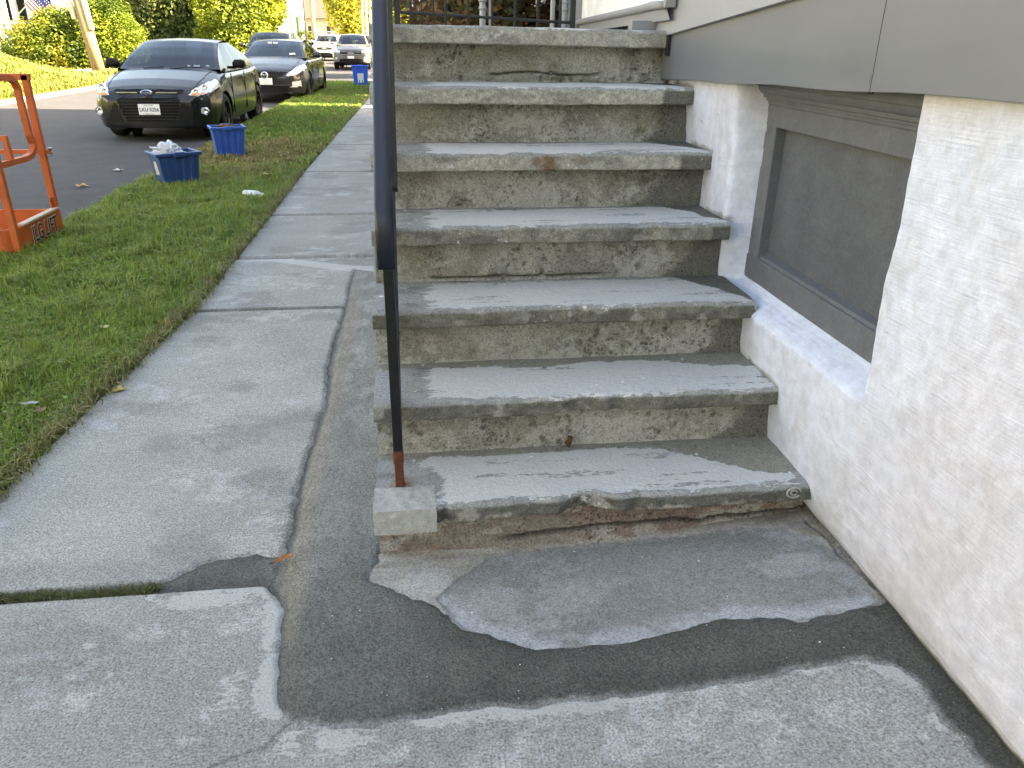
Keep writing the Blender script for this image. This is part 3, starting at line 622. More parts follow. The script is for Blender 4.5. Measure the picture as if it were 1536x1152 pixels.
# rusted stub left in the second riser, cast ring mark, flakes
p = at(852, 657, Y0+D+NO-.008)
sb_ = MB().tube([p+Vector((0, .02, -.02)), p+Vector((0, -.012, -.018)), p+Vector((.004, -.014, .012))], .008, 8); sb_.build('rusted_stub', M['rust'], steps, smooth=True, world=True)
p = at(1190, 738, Y0-.002)
ring = MB()
for rr, tw in ((.017, .0035), (.008, .003)):
    ring.tube([p+Vector((math.cos(a)*rr*1.25, -.004, math.sin(a)*rr*.95)) for a in np.linspace(.1, 2*math.pi-.6, 22)], tw, 6)
ring.build('ring_mark', mat_concrete('pale cast mark', (.36, .35, .32)), steps, smooth=True, world=True)
# paint flakes
rgf = np.random.default_rng(11); FV = []; FF = []
def flake(x, y, z, s):
    a = rgf.uniform(0, 6.28); n = 5; b = len(FV)
    for i in range(n):
        g = a+i*2*math.pi/n; q = s*rgf.uniform(.5, 1.1); FV.append((x+math.cos(g)*q, y+math.sin(g)*q*.8, z+.0012+rgf.uniform(0, .001)))
    FF.append(list(range(b, b+n)))
for i in range(230):
    x = rgf.uniform(-.3, 1.15); y = rgf.uniform(.85, 1.85); flake(x, y, float(apron(x, y))+.0155, rgf.choice([.0012, .0018, .0025, .004], p=[.5, .3, .15, .05]))
for k in range(1, 6):
    for i in range(22):
        x = rgf.uniform(.1, 1.05); y = rgf.uniform(.03, .26); flake(x, Y0+(k-1)*D+y, k*RS+.0035, rgf.choice([.0015, .0025, .004, .007], p=[.5, .3, .15, .05]))
mesh_np('paint_flakes', np.array(FV), FF, M['white'], smooth=False, kind='stuff', label='tiny white paint flakes scattered on pad and steps', cat='paint flakes')
# ------------------------------------------------------------------ the house on the right
house = thing('house', 'white foundation and grey sided house the steps climb against', 'house', (1.2, 2.6, 0))
def wallx(Y, Z):
    return np.interp(Z, [-.05, .05, .12, .2, .42, .62, .83, 1.03, 1.24, 1.4], [1.222, 1.207, 1.16, 1.137, 1.114, 1.10, 1.094, 1.096, 1.085, 1.08])
ys = np.unique(np.round(np.concatenate([np.linspace(-.3, .75, 40), np.linspace(.75, 3.4, 300), [2.5735, 2.577, 2.580, 2.583, 2.586, 1.612, 1.616, 1.62, 1.624]]), 4))
zs = np.linspace(-.06, 1.36, 190); Yg, Zg = np.meshgrid(ys, zs)
b1 = fbm(Yg*2.2, Zg*2.2, s=401, n=3); b2 = fbm(Yg*9, Zg*9, s=402, n=4); b3 = fbm(Yg*28, Zg*28, s=403, n=3)
wj = .012*(fbm(Zg*9, Yg*2, s=404, n=3)-.5)
Xg = wallx(Yg, Zg)+.03*(b1-.5)*sst(2.6, 2.2, Yg)*sst(1.55, 1.2, Yg)*0+.016*(b1-.5)+.010*(b2-.5)+.004*(b3-.5)
rec = sst(2.604+wj, 2.566+wj, Yg)*sst(1.612+wj*.4, 1.624+wj*.4, Yg)
sill = np.clip((Zg-.565-.02*(b1-.5))/.075, 0, 1); sill = sill*sill*(3-2*sill)
Xg = np.where(rec*sill > .98, 1.29, Xg+(1.192-Xg)*rec*sill)
jitter = .010*(fbm(Yg*35, Zg*35, s=405, n=3)-.5)
c = np.ones(Xg.shape+(3,))*np.array((.585, .63, .73))
c = mixc(c, (.545, .54, .60), .6*sst(.5, .72, fbm(Yg*2.6, Zg*2.0, s=406, n=4)))
c = mixc(c, (.50, .51, .545), .5*sst(.60, .74, fbm(Yg*6, Zg*3.5+Yg*3, s=407, n=5)))
c = mixc(c, (.56, .53, .47), .45*sst(1.22, 1.33, Zg)*sst(.35, .6, b2))
c = mixc(c, (.42, .42, .41), .3*sst(.34, .06, Zg)*sst(.40, .62, fbm(Yg*7, Zg*9, s=408, n=5)))
c = mixc(c, (.36, .36, .37), .8*sst(.955, .975, vn(Yg*55, Zg*55, s=409))*sst(.45, .6, b2))
for crk in ([(.95, .95), (1.05, .82), (1.08, .70), (1.2, .60), (1.24, .48)], [(1.35, .30), (1.5, .38), (1.62, .36), (1.78, .47)], [(1.9, .52), (2.0, .46), (2.05, .40)], [(2.66, 1.2), (2.68, 1.1), (2.74, 1.0)]):
    c = mixc(c, (.40, .40, .42), .3*sst(.0045, .001, line_d(crk, Yg+.03*(b2-.5)+.012*(b3-.5), Zg+.03*(b1-.5))))
gz = apron(np.minimum(Xg, 1.2), Yg)
c = mixc(c, (.20, .195, .18), .9*sst(.020, .004, Zg-gz-.02*(b3-.35)-.010)*(Yg < 1.95))
# grubby unpainted rim where wall and steps meet
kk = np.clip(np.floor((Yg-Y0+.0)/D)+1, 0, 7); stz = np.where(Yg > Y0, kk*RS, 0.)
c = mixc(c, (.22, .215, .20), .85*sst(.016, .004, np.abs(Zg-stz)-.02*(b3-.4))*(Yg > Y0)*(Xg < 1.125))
foundation = mesh_np('foundation_wall', np.stack([Xg, Yg, Zg], -1), grid_faces(len(zs), len(ys)), M['stucco'], house, col=c, world=True)
MB().bb(1.26, 8.8, -8, 16, -.2, 1.5).build('foundation_core', M['core'], house, world=True)
# grey boarded basement window
win = MB().bb(1.226, 1.245, 1.55, 2.56, .66, 1.22).build('window_board', mat_concrete('grey painted plywood', (.100, .108, .118), lo=.9, hi=1.1, fine=90, mid=9, bst=.3, bd=.003, rough=.42, swirl=True, strokes=((8, 5, 26), (R(12), 0, 0))), house, world=True, label='dark grey painted board closing the basement window')
MB().bb(1.190, 1.258, 2.497, 2.605, .632, 1.205).build('jamb', M['frame'], win, world=True, bevel=.004)
MB().bb(1.190, 1.258, 1.45, 1.66, .632, 1.205).build('jamb', M['frame'], win, world=True, bevel=.004)
MB().bb(1.188, 1.256, 1.45, 2.607, 1.147, 1.214).build('head', M['frame'], win, world=True, bevel=.004)
MB().bb(1.186, 1.254, 1.45, 2.609, .625, .712).build('bottom_rail', M['frame'], win, world=True, bevel=.005)
MB().prism([(1.226, .712), (1.196, .712), (1.200, .722), (1.226, .730)], 1, 1.6, 2.5).build('ledge', M['frame'], win, world=True)
mo = MB().prism([(1.25, 1.2145), (1.186, 1.2145), (1.184, 1.224), (1.178, 1.226), (1.178, 1.232), (1.168, 1.235), (1.166, 1.246), (1.158, 1.250), (1.150, 1.262), (1.148, 1.270), (1.138, 1.273), (1.136, 1.30), (1.13, 1.34), (1.25, 1.34)], 1, 1.45, 2.63)
mo.build('moulding', M['frame'], win, world=True)
# siding: metal skirt panels, lapped boards above
def zb_(Y): return 1.314-.0273*(Y-1.278)
def zt_(Y): return 1.506-.0816*(Y-2.213)
def skirt(ya, yb, dx=0.):
    n = 60; m_ = 16
    yy = np.linspace(ya, yb, n); V = []
    vv = np.linspace(0, 1, m_)
    YY, TT = np.meshgrid(yy, vv)
    z0 = zb_(YY)+.0025*np.sin(YY*9); z1 = zt_(YY)+.03
    ZZ = z0+(z1-z0)*TT
    XX = 1.050+dx+.0035*(fbm(YY*5, ZZ*7, s=411, n=3)-.5)
    for (dy, dz, dr, dp) in ((1.86, 1.315, .055, .007), (2.20, 1.33, .03, .003), (2.86, 1.31, .025, .003), (2.55, 1.36, .02, -.003), (1.5, 1.36, .03, .002)):
        XX = XX+dp*np.exp(-((YY-dy)**2+(ZZ-dz)**2*2)/dr**2)
    P_ = np.stack([XX, YY, ZZ], -1)
    lip = P_[0].copy(); lip[:, 0] += .012; lip2 = lip.copy(); lip2[:, 2] += .01
    lip2[:, 0] += .03
    P_ = np.concatenate([lip2[None], lip[None]-[0, 0, .0], P_[:1]-[0, 0, .0015], P_], 0)
    return mesh_np('skirt_panel', P_, grid_faces(P_.shape[0], n)[:, ::-1], M['siding'], house, world=True)
skirt(-.6, 1.7585); skirt(1.7615, 5.2)
MB().bb(1.0515, 1.058, 1.752, 1.768, 1.295, 1.60).build('seam_backing', M['black_gap'], house, world=True)
for i in range(6):
    mb = MB(); h = .19
    ya, yb = -.6, (3.02 if i == 0 else 3.02)
    V = []
    for Y in (ya, 3.6):
        z0 = zt_(Y)+i*h
        V += [(1.032, Y, z0), (1.046, Y, z0-.002), (1.054, Y, z0+h+.02), (1.044, Y, z0+h+.02)]
    mb.add(V, [[0, 1, 5, 4], [1, 2, 6, 5], [2, 3, 7, 6], [3, 0, 4, 7], [0, 3, 2, 1], [4, 5, 6, 7]])
    mb.build('siding_board', M['clap'], house, world=True)
# white panel with bent half-round trim beside the landing
a, b = wall_at(866, 34, 1.00), wall_at(998, 6, 1.00)
tr = MB().tube([a+(b-a)*t+Vector((.0, 0, .004*math.sin(t*23)*(t > .8))) for t in np.linspace(0, 1, 20)], .016, 12)
tr.build('trim_tube', M['trim'], house, smooth=True, world=True)
MB().add([a+Vector((.02, 0, 0)), b+Vector((.02, 0, 0)), b+Vector((.02, 0, 1.6)), a+Vector((.02, 0, 1.6))], [[0, 1, 2, 3]]).build('white_panel', M['white_panel'], house, world=True)
MB().add([a+Vector((.006, 0, -.015)), b+Vector((.006, 0, -.015)), b+Vector((.014, -.03, -.055)), a+Vector((.014, .1, -.055))], [[0, 1, 2, 3]]).build('trim_apron', M['clap'], house, world=True)
MB().bb(.985, 1.03, a.y-.02, a.y+.10, 1.35, 3.2).build('corner_post', M['clap'], house, world=True)
MB().bb(.99, 1.03, b.y-.035, b.y-.005, b.z-.012, b.z+.8).build('panel_edge', M['trim'], house, world=True)
p = at(1005, 42, 3.27)
MB().bb(1.036, 1.049, 3.235, 3.262, 1.345, 1.475).build('flashing', M['iron'], house, world=True)
MB().bb(.93, 1.046, 3.40, 3.46, 1.44, 1.475).build('landing_curb', M['trim'], house, world=True)
# upper storeys and roof (they shade the steps)
MB().bb(1.075, 8.8, -8, 16, 2.6, 6.4).build('upper_wall', M['clap'], house, world=True)
MB().bb(1.13, 8.8, 3.6, 16, 1.35, 2.6).build('rear_wall', M['clap'], house, world=True)
MB().bb(1.075, 8.8, -8, -.6, -.2, 2.6).build('front_wall', M['clap'], house, world=True)
rf = MB().prism([(.75, 6.25), (4.95, 9.4), (9.15, 6.25), (9.15, 6.4), (4.95, 9.6), (.75, 6.4)], 1, -8.3, 16.2); rf.build('roof', M['roof'], house, world=True)
MB().prism([(1.0, 6.4), (4.95, 9.4), (8.9, 6.4)], 1, -8, 16.0).build('gable', M['clap'], house, world=True)
# ------------------------------------------------------------------ iron handrail
rail = thing('handrail', 'blue black iron handrail with rusted foot on the bottom step', 'handrail', (-.067, 1.944, RS))
RX = -.067
path = [(1.866, .880), (1.862, .93), (1.861, .972), (1.867, 1.003), (1.884, 1.030), (1.912, 1.055)]
path += [(1.912+t, 1.055+.80*t) for t in np.linspace(.08, 1.42, 12)]
def sweep(path, prof, x0):
    V = []; m_ = len(path); n = len(prof)
    for i, (y, z) in enumerate(path):
        a, b = path[max(i-1, 0)], path[min(i+1, m_-1)]; ty, tz = b[0]-a[0], b[1]-a[1]; L = math.hypot(ty, tz); ty, tz = ty/L, tz/L
        for (px_, pn) in prof: V.append((x0+px_, y-tz*pn, z+ty*pn))
    F = [[i*n+k, i*n+(k+1) % n, (i+1)*n+(k+1) % n, (i+1)*n+k] for i in range(m_-1) for k in range(n)]+[list(range(n))[::-1], list(range((m_-1)*n, m_*n))]
    return V, F
cap = [(-.021, .0), (-.0225, .004), (-.021, .009), (-.015, .0115), (0, .0125), (.015, .0115), (.021, .009), (.0225, .004), (.021, .0)]
MB().add(*sweep(path, cap, RX-.001)).build('cap_rail', M['rail'], rail, smooth=True, world=True)
und = [(1.93+t, 1.066+.80*t) for t in np.linspace(0, 1.38, 6)]
MB().add(*sweep(und, [(-.013, -.020), (-.013, -.001), (.022, -.001), (.034, -.008), (.034, -.020)], RX)).build('channel', M['railblk'], rail, world=True)
low = [(1.952+t, .355+.855*t) for t in np.linspace(0, 1.36, 6)]
MB().add(*sweep(low, [(-.011, -.012), (-.011, .0), (.011, .0), (.011, -.012)], RX+.002)).build('bottom_channel', M['railblk'], rail, world=True)
mb = MB().bb(RX-.0135, RX+.0135, 1.930, 1.957, .325, 1.085); mb.build('post', M['railblk'], rail, world=True, bevel=.002)
ft = MB().bb(RX-.0145, RX+.0145, 1.929, 1.958, .285, .328).bb(RX-.0125, RX+.0125, 1.9315, 1.9555, RS-.01, .287)
ft.build('foot', M['rust'], rail, world=True, bevel=.003, label='rusted brown foot of the handrail post')
for i in range(11):
    yb = 2.06+i*.118; za = .355+.855*(yb-1.952)-.004; zc = 1.066+.80*(yb-1.93)-.010
    MB().bb(RX-.0075, RX+.0075, yb-.0075, yb+.0075, za, zc).build('baluster', M['railblk'], rail, world=True)
MB().bb(RX-.0135, RX+.0135, 3.30, 3.327, 7*RS-.02, 2.20).build('post', M['railblk'], rail, world=True)
# rust stain ring at the foot
# ------------------------------------------------------------------ landing fence
fence = thing('landing_fence', 'thin black iron fence across the back of the landing', 'fence', (.43, 4.5, 7*RS))
def fz(x): return 1.52-.0408*(x+.022)
MB().tube([(-.03, 4.5, fz(-.03)), (.90, 4.5, fz(.90))], .0075, 6).build('bottom_rail', M['iron'], fence, world=True)
MB().tube([(-.03, 4.5, fz(-.03)+.85), (.90, 4.5, fz(.9)+.85)], .0075, 6).build('top_rail', M['iron'], fence, world=True)
for i, x in enumerate((.034, .091, .153, .216, .335, .462, .585, .708, .83)):
    rr = .0062 if i not in (1, 2) else .004
    MB().bb(x-rr, x+rr, 4.5-rr, 4.5+rr, 1.40, fz(x)+.95).build('picket', M['iron'], fence, world=True)
MB().bb(-.052, -.022, 4.485, 4.515, 1.36, 2.5).build('post', M['iron'], fence, world=True)
MB().bb(.885, .912, 4.487, 4.513, 1.36, 2.5).build('post', M['iron'], fence, world=True)
for px, rr, lab in ((724, .0185, 'stout grey conduit with collars behind the landing fence'), (735, .008, 'thin grey conduit beside the stout one behind the fence'), (829, .014, 'dark grey conduit at the right end of the fence'), (847, .017, 'pale grey conduit nearest the house corner'), (853, .0075, 'slim bright conduit against the house corner')):
    q = at(px, 20, 4.95); mb = MB().tube([(q.x, 4.95, -.04), (q.x, 4.95, 3.0)], rr, 12)
    for z in ((1.56, 1.60) if rr > .0165 else ()): mb.tube([(q.x, 4.95, z-.008), (q.x, 4.95, z+.008)], rr*1.25, 12)
    mb.build('conduit', M['conduit'], smooth=True, label=lab, cat='pipe', group='conduits behind the fence')
# ------------------------------------------------------------------ foliage generators
def leaf_cloud(n, ells, size, cols, seed, shell=.55, flat_=.5, droop=0.):
    """leaf sized quads through a set of ellipsoids (cx,cy,cz,rx,ry,rz)"""
    rg = np.random.default_rng(seed); E_ = np.array(ells, float)
    vol = np.prod(E_[:, 3:], 1)**.75; k = rg.choice(len(E_), n, p=vol/vol.sum())
    d = rg.normal(size=(n, 3)); d /= np.linalg.norm(d, axis=1)[:, None]
    rr = rg.uniform(shell, 1, n)**.6
    clump = .78+.45*vn(d[:, 0]*2.3+k*3.1, d[:, 1]*2.3, d[:, 2]*2.3, s=seed)
    P = E_[k, :3]+d*(rr*clump)[:, None]*E_[k, 3:]
    a = rg.normal(size=(n, 3)); a[:, 2] *= flat_; a[:, 2] -= droop; a /= np.linalg.norm(a, axis=1)[:, None]
    b = np.cross(a, d+rg.normal(size=(n, 3))*.6); b /= np.linalg.norm(b, axis=1)[:, None]+1e-9
    s = rg.uniform(.6, 1.25, n)[:, None]*size
    V = np.stack([P-a*s*.6, P+b*s*.32-a*s*.05, P+a*s*.6, P-b*s*.32-a*s*.05], 1)
    F = (np.arange(n)*4)[:, None]+np.array([[0, 1, 2, 3]])
    C = np.array(cols, float); t = np.clip(vn(P[:, 0]*1.1/ (size*6), P[:, 1]*1.1/(size*6), P[:, 2]*1.1/(size*6), s=seed+5)*1.2-.1+rg.normal(0, .16, n), 0, .999)
    q = t*(len(C)-1); i = q.astype(int); c = C[i]+(C[np.minimum(i+1, len(C)-1)]-C[i])*(q-i)[:, None]
    c = c*rg.uniform(.72, 1.25, n)[:, None]
    return V.reshape(-1, 3), F, np.repeat(c, 4, 0)
def plant(name, label, cat, base, ells, n, size, cols, seed, trunk=None, group=None, part='foliage', tpart='trunk', **k):
    t = thing(name, label, cat, base, group=group)
    V, F, c = leaf_cloud(n, ells, size, cols, seed, **k)
    mesh_np(part, V, F, M['leaf'], t, smooth=False, col=c, world=True)
    rr = random.Random(seed); b = Vector(base); mb = MB()
    if trunk:
        h, r0 = trunk
        mb.tube([b+Vector((0, 0, -.1)), b+Vector((.04*h*rr.uniform(-1, 1), .03*h, h*.5)), b+Vector((.05*h*rr.uniform(-1, 1), .02*h, h))], [r0, r0*.75, r0*.35], 9)
        for e in ells:
            c0 = Vector(e[:3]); st = b+Vector((0, 0, h*rr.uniform(.4, .85)))
            mb.tube([st, st+(c0-st)*.5+Vector((0, 0, .1*h*rr.random())), c0], [r0*.4, r0*.25, r0*.1], 6)
    else:
        for e in ells:
            for q in range(3):
                tip = Vector(e[:3])+Vector((rr.uniform(-.5, .5)*e[3], rr.uniform(-.5, .5)*e[4], rr.uniform(0, .5)*e[5]))
                g = Vector((tip.x*.7+b.x*.3, tip.y*.7+b.y*.3, b.z-.05)); mb.tube([g, (g+tip)/2+Vector((.03, 0, 0)), tip], [.03, .02, .008], 5)
    mb.build(tpart, M['bark'], t, smooth=True, world=True)
    return t
AUT = [(.05, .06, .02), (.09, .08, .03), (.15, .085, .04), (.19, .10, .05), (.13, .12, .04)]
plant('shrub', 'russet autumn shrub behind the landing fence', 'shrub', (.62, 6.2, -.04), [(.55, 6.1, 1.2, .45, .5, .9), (.75, 6.2, 1.9, .42, .5, .8), (.35, 6.3, 1.7, .4, .5, .9), (.62, 6.1, .6, .5, .5, .6), (.85, 6.2, 1.2, .3, .4, .8)], 9000, .07, AUT, 31, tpart='stem')
plant('shrub', 'dark green shrub left of the russet one, behind the fence', 'shrub', (.1, 8.2, -.04), [(.42, 8.2, 1.2, .34, .5, 1.1), (.30, 8.3, 2.0, .33, .5, .7), (.55, 8.3, 1.8, .36, .5, .9), (.7, 8.2, 1.0, .3, .5, .9)], 5200, .075, [(.02, .035, .01), (.05, .075, .02), (.09, .11, .03)], 32, tpart='stem')
# ------------------------------------------------------------------ fallen leaves
def leaf_obj(px, py, z, size, colr, label, rz=0., kind='maple'):
    p = ground_at(px, py, z); t = []
    if kind == 'maple':
        for i in range(22):
            a = i/22*2*math.pi; r_ = size*(.55+.45*abs(math.cos(2.5*a)))*(.75 if math.sin(a) < -.6 else 1); t.append((r_*math.cos(a), r_*math.sin(a)))
    else:
        for i in range(16):
            a = i/16*2*math.pi; t.append((size*1.1*math.cos(a), size*.38*math.sin(a)*(1+.25*math.cos(a))))
    V = [(0, 0, size*.05)]+[(x, y, size*.22*abs(math.sin(3*x/size+1))+size*.18*abs(y)/size) for x, y in t]
    ca, sa = math.cos(rz), math.sin(rz)
    V = [(x*ca-y*sa, x*sa+y*ca, z_) for x, y, z_ in V]
    n = len(t); top = V; bot = [(x, y, z_-.0012) for x, y, z_ in V]
    F = [[0, 1+i, 1+(i+1) % n] for i in range(n)]+[[n+1, n+2+(i+1) % n, n+2+i] for i in range(n)]+[[1+i, n+2+i, n+2+(i+1) % n, 1+(i+1) % n] for i in range(n)]
    o = mesh_np('fallen_leaf', top+bot, F, mat_plain('leaf '+label[:9], colr, .7, var=.25, vsc=60), None, smooth=False, label=label, cat='leaf', group='fallen leaves'); o.location = p
    MBs = MB().tube([(-size*.9*ca, -size*.9*sa, .002), (-size*1.5*ca, -size*1.5*sa, .006)], .0015, 5); MBs.build('stalk', M['bark'], o)
leaf_obj(178, 586, .002, .032, (.42, .36, .10), 'pale yellow leaf on the sidewalk at the grass edge', .4)
leaf_obj(425, 839, .016, .030, (.36, .15, .055), 'rust brown leaf lying on the fresh mortar', .6, 'oval')
leaf_obj(62, 616, .05, .026, (.16, .09, .04), 'dark brown leaf in the grass near the sidewalk', 1.2)
leaf_obj(44, 606, .05, .03, (.30, .33, .30), 'grey green leaf in the grass, nearest the left picture edge', .2, 'oval')
leaf_obj(93, 543, .05, .028, (.30, .34, .33), 'silvery leaf in the grass above the brown one', 2.2, 'oval')
leaf_obj(400, 262, .05, .05, (.45, .28, .10), 'tan leaf in the grass beyond the plastic bottle', 1.)
leaf_obj(158, 491, .05, .028, (.40, .35, .2), 'pale tan leaf in the grass, mid strip', 1.8)
leaf_obj(318, 427, .004, .03, (.45, .38, .12), 'yellow leaf at the grass edge by the cracked slab', .9)
leaf_obj(123, 280, -.09, .07, (.40, .24, .09), 'tan leaf on the asphalt in front of the nearest car', .3)
leaf_obj(178, 256, -.09, .06, (.55, .52, .45), 'pale leaf on the asphalt nearer the car bumper', .9)
# ------------------------------------------------------------------ cars
M['tyre'] = mat_plain('tyre rubber', (.012, .012, .012), .85, var=.2, vsc=30)
M['rim'] = mat_plain('dark wheel', (.03, .03, .033), .35, metal=.6)
M['silver'] = mat_plain('bright metal', (.62, .63, .64), .18, metal=1.)
M['grille'] = mat_plain('black plastic', (.006, .006, .007), .6, spec=.2)
M['carglass'] = mat_glass('car glass', (.74, .80, .82), .05)
M['sideglass'] = mat_glass('tinted side glass', (.10, .12, .12), .03)
M['satin'] = mat_plain('satin grey trim', (.35, .35, .36), .6, metal=.3)
M['lamp'] = mat_plain('headlamp lens', (.62, .65, .68), .08, spec=1., var=.25, vsc=22, coat=1.)
M['amber'] = mat_plain('amber lens', (.75, .25, .04), .2)
M['seat'] = mat_plain('car interior cloth', (.03, .03, .034), .9)
M['plate'] = mat_plain('number plate', (.78, .79, .76), .5)
M['ink'] = mat_plain('plate ink', (.012, .016, .05), .6)
M['badgeblue'] = mat_plain('badge blue', (.01, .03, .16), .25)
def paint(name, c): return mat_plain(name, c, .25, metal=0., coat=.35, spec=.4)
def inpoly(P, x, y): return poly_sd(P, x, y).reshape(np.shape(x)) > 0
def car(name, label, loc, rz, S, group=None):
    """S: shape tables. local frame: u backwards along +Y from the front bumper, x lateral, z up"""
    t = thing(name, label, 'car', loc, rz, group=group)
    fine = S.get('fine', 1.)
    us = np.concatenate([np.arange(0, .9, .02/fine), np.arange(.9, S['L']-.3, .05/fine), np.linspace(S['L']-.3, S['L'], int(14*fine))])
    W = np.interp(us, *S['W']); T = np.interp(us, *S['T']); Bz = np.interp(us, *S['B'])
    rings = []; nr = int(64*fine)
    for u, w_, tz, bz in zip(us, W, T, Bz):
        wt = w_*S.get('wt', .86); mid = min(tz-.12, S['mid'])
        cp = np.array([(0, tz), (.45*wt, tz-.008), (.8*wt, tz-.03), (wt, tz-.07), (w_*.965, tz-.16 if tz-.16 > mid else (tz+mid)/2), (w_, mid), (w_, mid-.12), (w_*.97, max(bz+.08, .26)), (w_*.94, bz), (w_*.6, bz-.01)])
        for _ in range(3):
            q = [cp[0]]
            for a, b in zip(cp[:-1], cp[1:]): q += [a*.75+b*.25, a*.25+b*.75]
            q.append(cp[-1]); cp = np.array(q)
        s = np.r_[0, np.cumsum(np.hypot(*np.diff(cp, axis=0).T))]
        ss = np.linspace(0, s[-1], nr); rings.append(np.stack([np.interp(ss, s, cp[:, 0]), np.interp(ss, s, cp[:, 1])], 1))
    G = np.array(rings)                                        # (nu, nr, 2)
    nu = len(us); bow = S.get('bow', .05)
    V = []; F = []
    half = np.stack([G[..., 0], np.repeat(us[:, None], nr, 1), G[..., 1]], -1)
    A = half.reshape(-1, 3); Bm = A*[-1, 1, 1]
    fa = grid_faces(nu, nr); n0 = len(A)
    # front cap
    nc = int(34*fine); tt = np.linspace(-1, 1, nc); C0 = np.stack([tt[None]*G[0, :, :1], -bow*(1-tt[None]**2)*np.ones((nr, 1)), np.repeat(G[0, :, 1:], nc, 1)], -1).reshape(-1, 3)
    C1 = np.stack([tt[None]*G[-1, :, :1], S['L']+.04*(1-tt[None]**2)*np.ones((nr, 1)), np.repeat(G[-1, :, 1:], nc, 1)], -1).reshape(-1, 3)
    fc = grid_faces(nr, nc)
    V = np.concatenate([A, Bm, C0, C1]); F = np.concatenate([fa, fa[:, ::-1]+n0, fc[:, ::-1]+2*n0, fc+2*n0+len(C0)])
    # noses of bumper lines etc: push regions in or out along u
    cen = V[F].mean(1); ax = np.abs(cen[:, 0]); z = cen[:, 2]; u = cen[:, 1]
    part = np.zeros(len(F), int)
    names = ['body']; mats = [S['paint']]
    def region(nm, mat, mask):
        names.append(nm); mats.append(mat); part[mask & (part == 0)] = len(names)-1
    front = u < .95
    for nm, mat, poly, umax in S['front']:
        if nm in ('headlamp', 'foglamp') or min(q[0] for q in poly) > .1:
            for sg in (1, -1): region(nm, mat, (u < umax) & (np.sign(cen[:, 0]) == sg) & inpoly(poly, ax, z))
        else: region(nm, mat, (u < umax) & inpoly(poly, ax, z))
    wr = S['wr']
    drop = np.zeros(len(F), bool)
    for wu in S['wheels']:
        drop |= (np.hypot(u-wu, z-wr) < wr*1.13) & (ax > .5*W.max())
    region('lower_trim', M['grille'], (z < S.get('trim', .0)))
    objs = {}
    body = None
    for i, nm in enumerate(names):
        f = F[(part == i) & ~drop]
        if not len(f): continue
        v, f = compact(V, f)
        if nm in ('headlamp', 'foglamp', 'grille', 'intake'): v = v+np.array([0, -.004 if nm != 'grille' else .012, 0])
        o = mesh_np(nm, v, f, mats[i], t); objs.setdefault(nm, []).append(o)
        if nm == 'body': body = o
    # wheel arches and wheels
    for wu in S['wheels']:
        for sg in (1, -1):
            xo = sg*(W.max()-.03)
            al = MB(); seg = 14
            for j in range(seg):
                a0, a1 = math.pi*j/seg*1.2-.1*math.pi, math.pi*(j+1)/seg*1.2-.1*math.pi; rr = wr*1.14
                al.add([(xo, wu+rr*math.cos(a0), wr+rr*math.sin(a0)), (xo, wu+rr*math.cos(a1), wr+rr*math.sin(a1)), (xo-sg*.34, wu+rr*math.cos(a1), wr+rr*math.sin(a1)), (xo-sg*.34, wu+rr*math.cos(a0), wr+rr*math.sin(a0))], [[0, 1, 2, 3]])
            al.add([(xo-sg*.33, wu+wr*1.15*math.cos(q), wr+wr*1.15*math.sin(q)) for q in np.linspace(0, 2*math.pi, 18)[:-1]], [list(range(17))])
            al.build('arch_liner', M['grille'], t)
            cx = sg*(W.max()-.125); hw = .105
            ty = MB().lathe([(wr*.64, -hw), (wr*.9, -hw), (wr*.98, -hw*.8), (wr, -hw*.4), (wr, hw*.4), (wr*.98, hw*.8), (wr*.9, hw), (wr*.64, hw)], 36, (cx, wu, wr), axis=0)
            wo = ty.build('wheel', M['tyre'], t, smooth=True)
            rm = MB().lathe([(wr*.66, hw*.55), (wr*.62, hw*.85), (wr*.58, hw*.5), (wr*.2, hw*.45), (.001, hw*.5)], 30, (0, 0, 0), axis=0)
            rm.V = [(cx+sg*v[0], wu+v[1], wr+v[2]) for v in rm.V]
            for q in range(S.get('spokes', 10)):
                a = q*2*math.pi/S.get('spokes', 10); ca, sa = math.cos(a), math.sin(a)
                b0, b1, wdt = wr*.16, wr*.6, wr*.055
                P4 = [(b0, -wdt), (b1, -wdt*1.3), (b1, wdt*1.3), (b0, wdt)]
                vv = [(cx+sg*hw*.62, wu+p*ca-r_*sa, wr+p*sa+r_*ca) for p, r_ in P4]+[(cx+sg*hw*.42, wu+p*ca-r_*sa, wr+p*sa+r_*ca) for p, r_ in P4]
                rm.add(vv, [[0, 1, 2, 3], [0, 4, 5, 1], [1, 5, 6, 2], [2, 6, 7, 3], [3, 7, 4, 0]])
            rm.build('rim', S.get('rim', M['rim']), wo)
    # greenhouse
    gf = np.array(S['gf']); gr = np.array(S['gr'])            # front and rear profiles: rows (u, z) from belt upward
    zr = gf[-1, 1]; zb0 = gf[0, 1]; sw = .16
    def wg(zz): return np.interp(zz, [zb0-.06, zr], S['wg'])
    nt_, ns = 26, 16
    tt = np.linspace(-1, 1, nt_); sv = np.linspace(0, 1, ns)
    def sheet(prof, sgn):
        zz = np.interp(sv, np.linspace(0, 1, len(prof)), prof[:, 1]); uu = np.interp(sv, np.linspace(0, 1, len(prof)), prof[:, 0])
        Z_ = np.repeat(zz[:, None], nt_, 1)-.035*tt[None]**2*sv[:, None]; U_ = uu[:, None]+sgn*sw*tt[None]**2*(1-.4*sv[:, None]); X_ = tt[None]*wg(zz)[:, None]
        return np.stack([X_, U_, Z_], -1)
